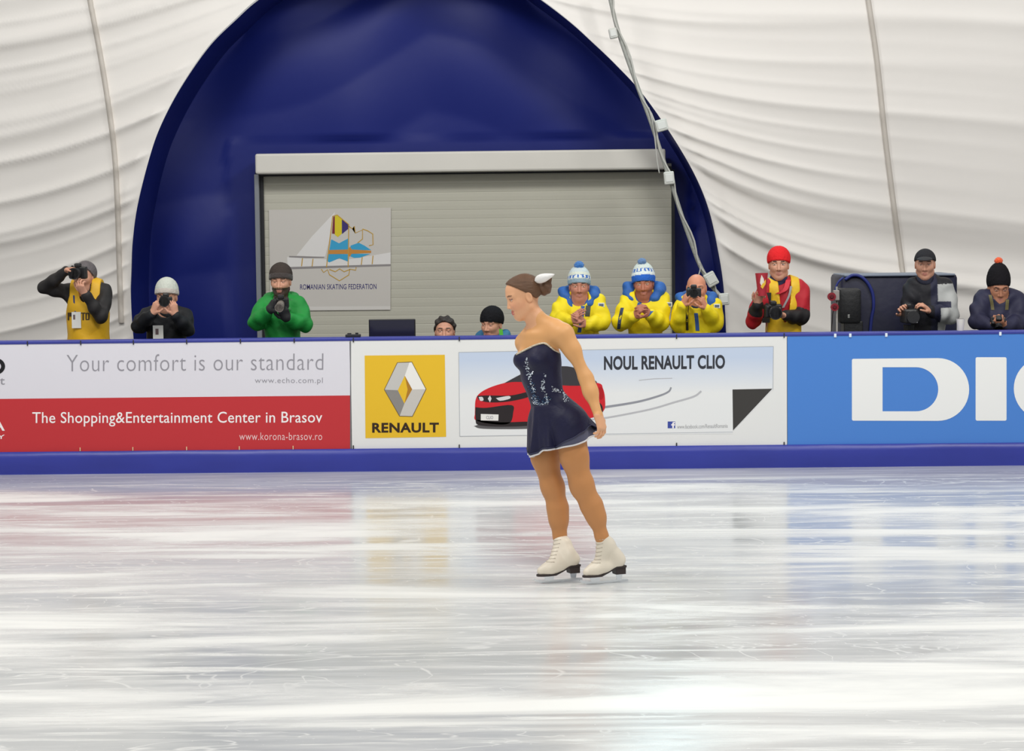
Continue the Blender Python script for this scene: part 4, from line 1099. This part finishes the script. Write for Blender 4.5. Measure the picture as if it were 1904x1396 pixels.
# photographer in the yellow bib
p = person('photographer in a yellow bib and black sleeves raising a big camera to his face', (157, 515), .62, yaw=-.25, pitch=.05, tilt=-.08,
           sh=((126, 541), (196, 542)), A=((82, 535, -.06), (124, 503, -.20), (140, 500, -.24)), B=((188, 590, -.16), (158, 546, -.26), (148, 530, -.30)),
           coat=(40, 38, 38), brow=(80, 70, 66), palmA=(.3, -.4, -1), palmB=(0, .3, 1), trousers=(44, 46, 56))
short_hair(p, (96, 90, 92), .012)
vf = vest(p, (222, 172, 24), .15, 'bib', .75, .80, flare=.6)
VF = Field(); p['trunk'](VF, .044)
strip(p, 'bib_letters', [(127, 581), (127, 595)], 2.6, (60, 44, 20), VF); strip(p, 'bib_letters', [(131, 581), (131, 588)], 4, (60, 44, 20), VF)
strip(p, 'bib_letters', [(154.5, 582), (154.5, 595)], 2.6, (60, 44, 20), VF); strip(p, 'bib_letters', [(154.5, 581), (154.5, 583)], 8, (60, 44, 20), VF)
for xx in (160, 165): strip(p, 'bib_letters', [(xx, 582), (xx, 594)], 2.2, (60, 44, 20), VF)
for yy in (581.5, 593): strip(p, 'bib_letters', [(162.5, yy), (162.5, yy+2)], 6, (60, 44, 20), VF)
badge(p, (133, 580, 151, 610), [(137, 549), (138, 565), (140, 580)], (40, 60, 120), (136, 585, 140, 594), VF)
dslr('black camera with a wide lens raised by the photographer in the yellow bib', at(146, 507, .62-.20), aim(-.12, .05), .085, .045, (.14, .06, .10))
# black jacket, grey beanie
p = person('photographer in a black jacket and pale grey beanie with a compact camera at the eye', (310, 553), .55, yaw=-.05, pitch=.12, sh=((272, 587), (343, 587)),
           scarf=(24, 26, 30), A=((258, 607, -.10), (284, 582, -.22), (292, 562, -.24)), B=((348, 612, -.10), (326, 585, -.22), (322, 566, -.24)), coat=(22, 24, 28), puff=.006, palmA=(.6, .6, 0), palmB=(-.6, .6, 0))
beanie(p['root'], p['o'], p['ax'], 1, (198, 202, 192), .046, .02, (190, 182, 174))
badge(p, (284, 605, 304, 632), None, photo=(289, 611, 295, 622))
dslr('small black compact camera held by the person in the grey beanie', at(309, 559, .55-.215), aim(-.05, .05), .05, .042, (.10, .04, .065))
# green jacket
p = person('photographer in a bright green jacket, dark beanie and black gloves', (522, 524), .62, yaw=-.05, pitch=.10, sh=((492, 566), (555, 566)),
           A=((477, 600, -.10), (500, 577, -.24), (512, 560, -.27)), B=((566, 604, -.08), (535, 592, -.24), (526, 576, -.28)), coat=(30, 138, 58), puff=.012,
           beard=(70, 52, 46), gloves=(26, 28, 30), palmA=(.8, .5, 0), palmB=(-.4, .3, .8))
beanie(p['root'], p['o'], p['ax'], 1, (66, 58, 54), .040, .012, (60, 52, 50))
hood(p, (34, 128, 58), -.06, 'hood', .85)
dslr('camera with a long grey lens held in black gloves under the chin', at(523, 563, .62-.26), aim(.0, .25), .12, .034, (.125, .05, .085), (120, 112, 104))
# low heads at the table
p = person('bare-headed person with short dark hair, only the forehead and eyes above the rail', (827, 617), .70, pitch=.0, sh=((805, 657), (850, 657)), coat=(64, 66, 60), seated=True, trousers=(46, 46, 50), lid=.3)
short_hair(p, (48, 40, 36), .012, spike=.008)
p = person('person in a black hat with green and blue collar, face just above the rail', (914, 604), .70, yaw=-.45, pitch=.1, sh=((892, 646), (944, 644)), coat=(40, 96, 140), seated=True, trousers=(40, 44, 66))
beanie(p['root'], p['o'], p['ax'], 1.0, (24, 24, 28), .036, .01)
hood(p, (44, 110, 150), -.02, 'hood', .92); strip(p, 'collar_stripe', [(931, 612), (933, 630)], 7, (92, 190, 60), th=.03)
# yellow jackets
def yel(P, C, arms, cc, P3):
    return C
def ykit(p, flag, zipx, side):
    root = p['root']
    strip(p, 'zip_band', zipx, 7, (36, 84, 160)); 
    q = front(p, *flag); MB().box(q, (.052, .006, .036), bev=.002).build('flag_patch', mat('patch_white', (226, 228, 222), .5), root)
    MB().box(q+np.array([0, -.004, .0]), (.036, .003, .020)).build('flag_stripe', mat('patch_grey', (90, 104, 130), .5), root)
p = person('clapping person in a yellow jacket and pale bobble hat directly behind the skater', (1077, 533), .58, yaw=.0, pitch=.06, sh=((1049, 563), (1111, 562)),
           A=((1036, 593, -.10), (1062, 596, -.27), (1074, 584, -.31)), B=((1120, 599, -.10), (1090, 604, -.27), (1076, 590, -.31)), coat=YEL, puff=.013, skin_rgb=(190, 128, 106), scarf=(92, 96, 104),
           palmA=(1, .2, .1), palmB=(-1, .2, .1), curlA=(.1, .2, .2), curlB=(.1, .2, .2))
hood(p, HB, .03, r=1.05); ykit(p, (1118, 567), [(1084, 562), (1083, 580), (1080, 600), (1077, 618)], 1)
strip(p, 'chest_pocket', [(1094, 568), (1092, 588)], 9, (60, 64, 60))
h = beanie(p['root'], p['o'], p['ax'], 1, (150, 176, 190), .036, .03, None, bands=[(.02, .05, (148, 172, 186), 0), (.052, .058, (218, 222, 200), 0), (.058, .085, (60, 110, 190), 0), (.060, .083, (226, 232, 230), 14), (.085, .112, (214, 220, 206), 0), (.112, .3, (200, 212, 214), 0)])
pompom(h, p['o']+p['ax'][2]*.176, .040, (56, 118, 190))
p = person('person in a yellow jacket and blue and white bobble hat with clasped hands', (1197, 528), .60, yaw=-.12, pitch=.12, tilt=.06, sh=((1170, 558), (1230, 556)),
           A=((1153, 601, -.10), (1180, 588, -.27), (1190, 572, -.32)), B=((1228, 600, -.10), (1208, 584, -.26), (1194, 570, -.31)), coat=YEL, puff=.014, skin_rgb=(182, 114, 90), scarf=(62, 60, 64), beard=(156, 96, 76),
           palmA=(1, .3, .2), palmB=(-1, .2, .2), curlA=(.5, .7, .6), curlB=(.5, .6, .5))
hood(p, HB, .045, r=1.1); ykit(p, (1244, 566), [(1190, 560), (1188, 568)], 1)
strip(p, 'sleeve_stripe', [(1157, 572), (1153, 590), (1150, 612)], 6, (34, 52, 92))
strip(p, 'cuff', [(1212, 578), (1203, 588)], 7, (40, 92, 160)); 
h = beanie(p['root'], p['o'], p['ax'], 1.02, (52, 108, 200), .034, .035, None, bands=[(.02, .066, (48, 104, 200), 0), (.066, .094, (226, 236, 236), 0), (.094, .122, (60, 110, 190), 0), (.096, .120, (226, 232, 230), 14), (.122, .3, (210, 220, 214), 0)])
pompom(h, p['o']+p['ax'][2]*.185, .036, (96, 130, 176))
p = person('bald person in a yellow jacket looking through a camera beside the blue arch edge', (1295, 537), .58, yaw=-.08, pitch=.12, sh=((1268, 568), (1327, 568)),
           A=((1262, 604, -.08), (1270, 568, -.20), (1278, 545, -.24)), B=((1329, 604, -.06), (1312, 572, -.20), (1302, 550, -.24)), coat=YEL, puff=.012, skin_rgb=(214, 146, 116), scarf=(48, 62, 92), palmA=(.9, .4, 0), palmB=(-.9, .4, 0), brow=(120, 90, 76))
hood(p, HB, -.0, r=1.05); ykit(p, (1333, 569), [(1294, 582), (1296, 600), (1297, 615)], 1)
strip(p, 'camera_strap', [(1279, 566), (1277.5, 590), (1278, 614)], 4.5, (28, 28, 34))
strip(p, 'cuff', [(1266, 571), (1272, 572)], 8, (70, 100, 130))
dslr('black camera at the bald spectator’s eye', at(1290, 544, .58-.215), aim(-.05, .02), .06, .036, (.12, .05, .075))
bpy.context.scene.objects[-1]
# red cap with cup
def redsl(P, C, arms, cc, P3):
    for (s_, e, w, d, side) in arms:
        t = ((P-e)@(w-e))/((w-e)@(w-e)); dist = np.linalg.norm(P-(e+np.clip(t, 0, 1)[:, None]*(w-e)), axis=1)
        C[(dist < .085) & (t > (.55 if side == 'A' else -.35)) & (P[:, 1] < cc[1]+.05)] = lin((32, 30, 32))
    return C
p = person('photographer in a red beanie, red jacket and yellow vest raising a paper cup', (1448, 493), .62, yaw=-.1, pitch=.03, sh=((1424, 536), (1490, 538)),
           A=((1401, 596, -.06), (1409, 566, -.19), (1413, 545, -.20)), B=((1490, 590, -.08), (1460, 588, -.24), (1446, 583, -.28)), coat=(178, 30, 44), puff=.010, sleeve_fn=redsl,
           palmA=(.35, -1, 0), palmB=(-.2, .2, 1), curlA=(.7, .9, .7), collar=False, scarf=(36, 36, 70))
beanie(p['root'], p['o'], p['ax'], 1.0, (222, 40, 44), .040, .01)
VF = Field(); p['trunk'](VF, .044)
vest(p, (232, 188, 30), .02, 'vest', .75, .86, flare=.1)
strip(p, 'collar_flap', [(1466, 520), (1460, 538), (1446, 546)], 9, (206, 34, 52), VF, th=.010)
strip(p, 'camera_strap', [(1471, 532), (1467, 550), (1456, 572)], 4, (150, 146, 146), VF, th=.012)
strip(p, 'chest_panel', [(1427, 544), (1426, 570), (1424, 600)], 14, (36, 38, 40), VF, th=.012)
dslr('black camera with a fat lens resting on the forearm of the photographer in red', at(1437, 578, .62-.27), aim(.1, .12), .09, .05, (.14, .06, .11))
cu_c = at(1417, 550, .62-.25); t_ = at(1416, 507.5, .62-.25)
r = empty('paper_cup', cu_c, 'red paper cup with a white and yellow flame mark held beside the red beanie', 'cup')
c_ = MB().tube([cu_c, cu_c*.1+t_*.9, t_, t_, t_*.97+cu_c*.03, cu_c+[0, 0, .006]], [.034, .050, .052, .049, .048, .031], 28).build('cup_wall', mat('cup_red', (172, 36, 52), .45), r); autosmooth(c_, 40)
FL = Field().rc(cu_c, t_, .034, .052)
def on_cup(px, py):
    d = nrm(ray(px, py)); q = at(px, py, .62-.5)
    for _ in range(60):
        e = float(FL(q[None])[0])
        if e < .0006: break
        q = q+d*e
    return q-d*.001
for nm, L_, rgb in (('flame_mark', [(1416, 511), (1420, 518), (1421, 526), (1416, 532), (1413, 526), (1414, 518)], (232, 222, 210)), ('flame_mark', [(1424, 519), (1423.5, 528), (1418, 537), (1414, 533), (1418, 527)], (236, 190, 50))):
    Q_ = [on_cup(*q) for q in L_]; MB().prism([q+np.array([0, -.005 if rgb[2] < 100 else -.0035, 0]) for q in Q_], (0, .004, 0)).build(nm, mat('flame_%d' % rgb[2], rgb, .5), r)
# cameraman
def grey_sl(P, C, arms, cc, P3):
    x = (P-cc)@np.array([1., 0, 0])
    C[(x > .055) & (P[:, 2] < cc[2]+.02)] = lin((176, 178, 176))
    m = (x > .02) & (np.abs(P[:, 2]-(cc[2]-.145)) < .025) & (x < .16); C[m] = lin((40, 42, 66))
    C[(x > .0) & (x <= .055)] = lin((34, 36, 58))
    return C
p = person('cameraman in a black cap and black and grey jacket before the blue tarp box', (1720, 492), .70, yaw=-.2, pitch=.10, sh=((1697, 533), (1757, 532)),
           A=((1690, 580, -.05), (1684, 582, -.22), (1676, 570, -.28)), B=((1768, 586, -.08), (1728, 578, -.26), (1708, 560, -.30)), coat=(28, 28, 34), puff=.014, sleeve_fn=grey_sl, scarf=(30, 32, 50), palmA=(.5, -.2, -.6), palmB=(-.4, .2, -.6))
cap = beanie(p['root'], p['o'], p['ax'], .97, (44, 44, 48), .052, .0, None, name='cap', rib=False)
g = lambda f, l, u: p['o']+f*p['ax'][0]+l*p['ax'][1]+u*p['ax'][2]
VZ = Field(); VZ.el(g(.10, 0, .048), p['ax'], (.070, .072, .030), .02); VZ.el(g(.09, 0, .030), p['ax'], (.085, .085, .030), .02, None, -1)
field_obj('visor', VZ, .0065, mat('cap_black', (40, 40, 44), .7), cap)
# bobble hat, looking down
p = person('person in a dark navy jacket and black beanie with orange bobble, looking down', (1857, 533), .62, yaw=.0, pitch=.45, sh=((1826, 556), (1890, 554)),
           A=((1816, 596, -.08), (1842, 606, -.24), (1852, 600, -.28)), B=((1900, 600, -.08), (1868, 606, -.24), (1858, 600, -.28)), coat=(42, 42, 66), puff=.012, skin_rgb=(180, 124, 96), scarf=(52, 60, 64), palmA=(.6, 0, 1), palmB=(-.6, 0, 1))
h = beanie(p['root'], p['o'], frame(0, .12), 1.02, (24, 22, 26), .022, .05)
pompom(h, p['o']+np.array([0, .01, .212]), .034, (238, 92, 40))
strip(p, 'scarf_end', [(1841, 548), (1844, 562), (1846, 576)], 6, (104, 96, 58)); strip(p, 'scarf_end', [(1874, 548), (1873, 562), (1872, 576)], 6, (104, 96, 58))
dslr('dark camera lying in the hands of the person with the orange bobble', at(1855, 597, .62-.26), aim(0, .9), .05, .032, (.12, .05, .075))

# ------------------------------------------------------------------ gear on and behind the boards
# dark blue box wrapped in tarpaulin behind the cameraman
YX = 1.25
a0, a1 = at(1564, 610, YX), at(1781, 509, YX)
r = empty('equipment_box', ((a0[0]+a1[0])/2, YX+.35, 0), 'big dark blue tarp covered box behind the cameraman', 'box')
navy = mat('navy_tarp', (14, 17, 50), .5, (3, .35))
b = MB().box(((a0[0]+a1[0])/2, YX+.35, a1[2]/2), (a1[0]-a0[0], .7, a1[2]), bev=.035).build('tarp_cover', navy, r, True); autosmooth(b, 50)
MB().box(((a0[0]+a1[0])/2, YX+.34, a1[2]-.006), (a1[0]-a0[0]-.05, .72, .018), bev=.006).build('top_trim', mat('trim_steel', (120, 130, 146), .5), r)
hp = [at(px, py, YX-.02) for px, py in smooth_pts([(1571, 520), (1585, 512), (1600, 514), (1614, 527), (1623, 548), (1624, 572), (1620, 594), (1616, 640)], 6)]
MB().tube(hp, .014, 10).build('piping', mat('piping_blue', (34, 46, 122), .5), r, True)
# black case
YC = .95
c0, c1 = at(1560, 602, YC), at(1602, 536, YC); w_ = c1[0]-c0[0]
r = empty('equipment_case', ((c0[0]+c1[0])/2, YC+.12, 0), 'black upright equipment case with rounded corners beside the blue tarp box', 'case')
cc_ = np.array([(c0[0]+c1[0])/2, YC+.12, (c0[2]+c1[2])/2]); blk = mat('case_black', (24, 25, 28), .55, (30, .15))
MB().box(cc_, (w_, .24, c1[2]-c0[2]), bev=.03).build('case_shell', blk, r, True); autosmooth(r.children[0], 40)
MB().box((cc_[0]+.03, cc_[1]-.0, c0[2]-.06), (w_*.85, .2, .16), bev=.01).build('case_base', blk, r)
MB().box((cc_[0]+.03, cc_[1], (c0[2]-.12)/2), (.10, .10, c0[2]-.12)).build('pedestal', blk, r)
MB().box((*at(1578, 588, YC)[:1], YC-.003, at(1578, 588, YC)[2]), (.018, .006, .03), bev=.002).build('latch', mat('latch_grey', (150, 152, 150), .4, metal=.6), r)
# stand with two red lamps
YS2 = .9; q0 = at(1549, 560, YS2)
r = empty('lamp_stand', (q0[0]+.01, YS2, 0), 'thin stand with two round red lamps at the side of the black case', 'stand')
MB().cyl((q0[0]+.035, YS2+.03, .02), (q0[0]+.035, YS2+.03, at(1553, 533, YS2)[2]), .009).build('pole', mat('pole_grey', (150, 146, 142), .4, metal=.4), r, True)
MB().cyl((q0[0]+.035, YS2+.03, 0), (q0[0]+.035, YS2+.03, .025), .05, .04, 24).build('base', blk, r)
MB().box(at(1555, 549, YS2)+[0, .01, 0], (.05, .05, .085), bev=.006).build('bracket', mat('bracket_grey', (160, 152, 148), .5), r)
for px, py, s_ in ((1546.5, 551.5, .032), (1552, 571, .030)):
    q = at(px, py, YS2-.02); l = MB().cyl(q+[0, .05, 0], q+[0, 0, 0], s_, n=20).cyl(q+[0, 0, 0], q-[0, .006, 0], s_*1.1, n=20).build('lamp_housing', mat('lamp_red', (140, 28, 44), .35), r)
    MB().cyl(q-[0, .0065, 0], q-[0, .012, 0], s_*.6, s_*.45, n=16).build('lamp_lens', mat('lamp_dark_red', (96, 18, 30), .15), l)
cp = [at(px, py, YS2-.02) for px, py in smooth_pts([(1551, 574), (1548.5, 582), (1547.5, 596), (1546, 612), (1545, 640)], 6)]
MB().tube(cp, .0045, 8).build('cord', mat('cord_black', (40, 34, 36), .6), r, True)
MB().tube([at(px, py, YS2+.1) for px, py in smooth_pts([(1555, 548), (1554, 536), (1559, 524), (1568, 516)], 6)], .009, 8).build('blue_cable', mat('piping_blue'), r, True)
# video camera worked by the cameraman
YV = .34; v0 = at(1692, 588, YV)
r = empty('video_camera', (v0[0], YV, 0), 'black video camera on a tripod between the cameraman’s hands', 'camera')
vb = mat('camera_black', (28, 28, 30), .45); 
MB().box(v0+[0, .06, .0], (.105, .26, .115), bev=.014).build('camera_body', vb, r)
MB().cyl(v0+[0, -.07, .0], v0+[0, -.17, .0], .040, .050, 24).build('lens', vb, r)
MB().box(v0+[-.0, .10, .085], (.035, .15, .03), bev=.008).build('top_handle', vb, r)
MB().box(v0+[.075, .14, .035], (.05, .10, .05), bev=.01).build('viewfinder', vb, r)
MB().box(v0+[0, -.0, -.012]+np.array([.0, -.072, .0])+[.035, 0, -.03], (.03, .006, .018), bev=.002).build('name_plate', mat('plate_grey', (170, 172, 174), .4), r)
hz = v0[2]-.07
MB().cyl((v0[0], YV+.06, hz), (v0[0], YV+.06, hz-.10), .045, .035).build('tripod_head', vb, r)
MB().cyl((v0[0], YV+.06, hz-.09), (v0[0], YV+.06, .02), .022).build('tripod_column', vb, r)
for a_ in (90, 210, 330):
    e_ = np.array([math.cos(math.radians(a_))*.10, math.sin(math.radians(a_))*.08, 0])
    MB().tube([(v0[0], YV+.06, .35), (v0[0]+e_[0], YV+.06+e_[1], .012)], [.02, .014], 10).build('tripod_leg', vb, r)
# paper cups on the rail
cw = at(1786, 606, .10); cw[2] = ZR
r = empty('paper_cup', cw, 'white paper cup standing on the rail between the cameraman and the orange bobble', 'cup')
o_ = MB().tube([cw, cw+[0, 0, .09], cw+[0, 0, .094], cw+[0, 0, .094], cw+[0, 0, .004]], [.024, .033, .034, .031, .022], 24).build('cup_wall', mat('cup_white', (228, 224, 216), .5), r); autosmooth(o_, 40)
# flat screen at the judges' table
YM = .62
m0, m1 = at(686, 634, YM), at(772, 593, YM); mc = (m0+m1)/2
r = empty('monitor', (mc[0], YM+.03, 0), 'dark flat screen monitor standing behind the rail', 'monitor')
MB().box((mc[0], YM+.02, m1[2]-.125), (m1[0]-m0[0], .035, .25), bev=.006).build('screen_case', mat('monitor_black', (26, 26, 32), .4), r)
MB().box((mc[0], YM+.001, m1[2]-.125), (m1[0]-m0[0]-.018, .002, .232)).build('screen', mat('screen_off', (34, 34, 56), .12, spec=.6), r)
MB().cyl((mc[0], YM+.045, .02), (mc[0], YM+.045, m1[2]-.2), .022).build('stand_column', mat('monitor_black'), r)
MB().cyl((mc[0], YM+.045, 0), (mc[0], YM+.045, .025), .18, .15, 28).build('stand_base', mat('monitor_black'), r)
# small clamp on the rail over the banner joint
g0 = at(656, 629, .02); g0[2] = ZR
r = empty('rail_clamp', g0, 'small black clamp gripping the rail over the joint of the first banners', 'clamp')
MB().box(g0+[0, .03, .012], (.12, .06, .024), bev=.005).build('clamp_body', mat('clamp_black', (30, 30, 36), .5), r)
MB().box(g0+[-.03, .03, .026], (.03, .03, .016), bev=.004).build('clamp_knob', mat('clamp_black'), r)
MB().cyl(g0+[.03, .03, .02], g0+[.03, .03, .036], .012).build('clamp_knob', mat('clamp_black'), r)
# hanging cable with junction boxes along the arch
YW = 2.62
cab = [(1126, -40), (1136, 4), (1147, 50), (1165, 105), (1187, 165), (1205, 212), (1222, 262), (1238, 312), (1250, 346), (1266, 396), (1284, 448), (1300, 490), (1316, 520), (1330, 540), (1345, 556)]
P_ = [at(a, b, YW) for a, b in smooth_pts(cab, 6)]
r = empty('hanging_cable', P_[-1], 'thick grey cable with pale junction boxes running down past the blue arch', 'cable')
MB().tube(P_, .019, 12).build('cable_sleeve', mat('cable_grey', (158, 160, 154), .5, (30, .3)), r, True)
Pb = [at(a+4*math.sin(i*.9)+3, b, YW-.02) for i, (a, b) in enumerate(smooth_pts(cab, 3))]
MB().tube(Pb, .009, 8).build('side_cord', mat('cord_pale', (182, 182, 176), .5), r, True)
MB().tube([at(a, b, YW-.03) for a, b in smooth_pts([(1206, 200), (1214, 230), (1219, 270), (1222, 300), (1226, 322)], 6)], .006, 8).build('loop_cord', mat('cord_pale'), r, True)
MB().tube([at(a, b, YW-.03) for a, b in smooth_pts([(1301, 487), (1302, 500), (1299, 513), (1300, 524)], 6)], .006, 8).build('loop_cord', mat('cord_pale'), r, True)
bxm = mat('box_pale', (204, 206, 200), .4, (20, .1))
for a, b, w2, h2, an in ((1140, 62, 15, 19, .2), (1230, 233, 22, 22, .25), (1244, 331, 19, 24, .1), (1322, 519, 21, 26, .5), (1346, 556, 19, 22, .05)):
    s_ = 3900/(16.7+YW); ca, sa = math.cos(an), math.sin(an); ax = np.array([[ca, 0, sa], [0, 1, 0], [-sa, 0, ca]])
    q = at(a, b, YW-.04); j = MB().box(q, (w2/s_, .07, h2/s_), ax, .012).build('junction_box', bxm, r)
    MB().box(q+[0, -.036, 0], (w2/s_*.7, .008, h2/s_*.6), ax, .003).build('box_lid', mat('lid_pale', (216, 218, 214), .35), j)
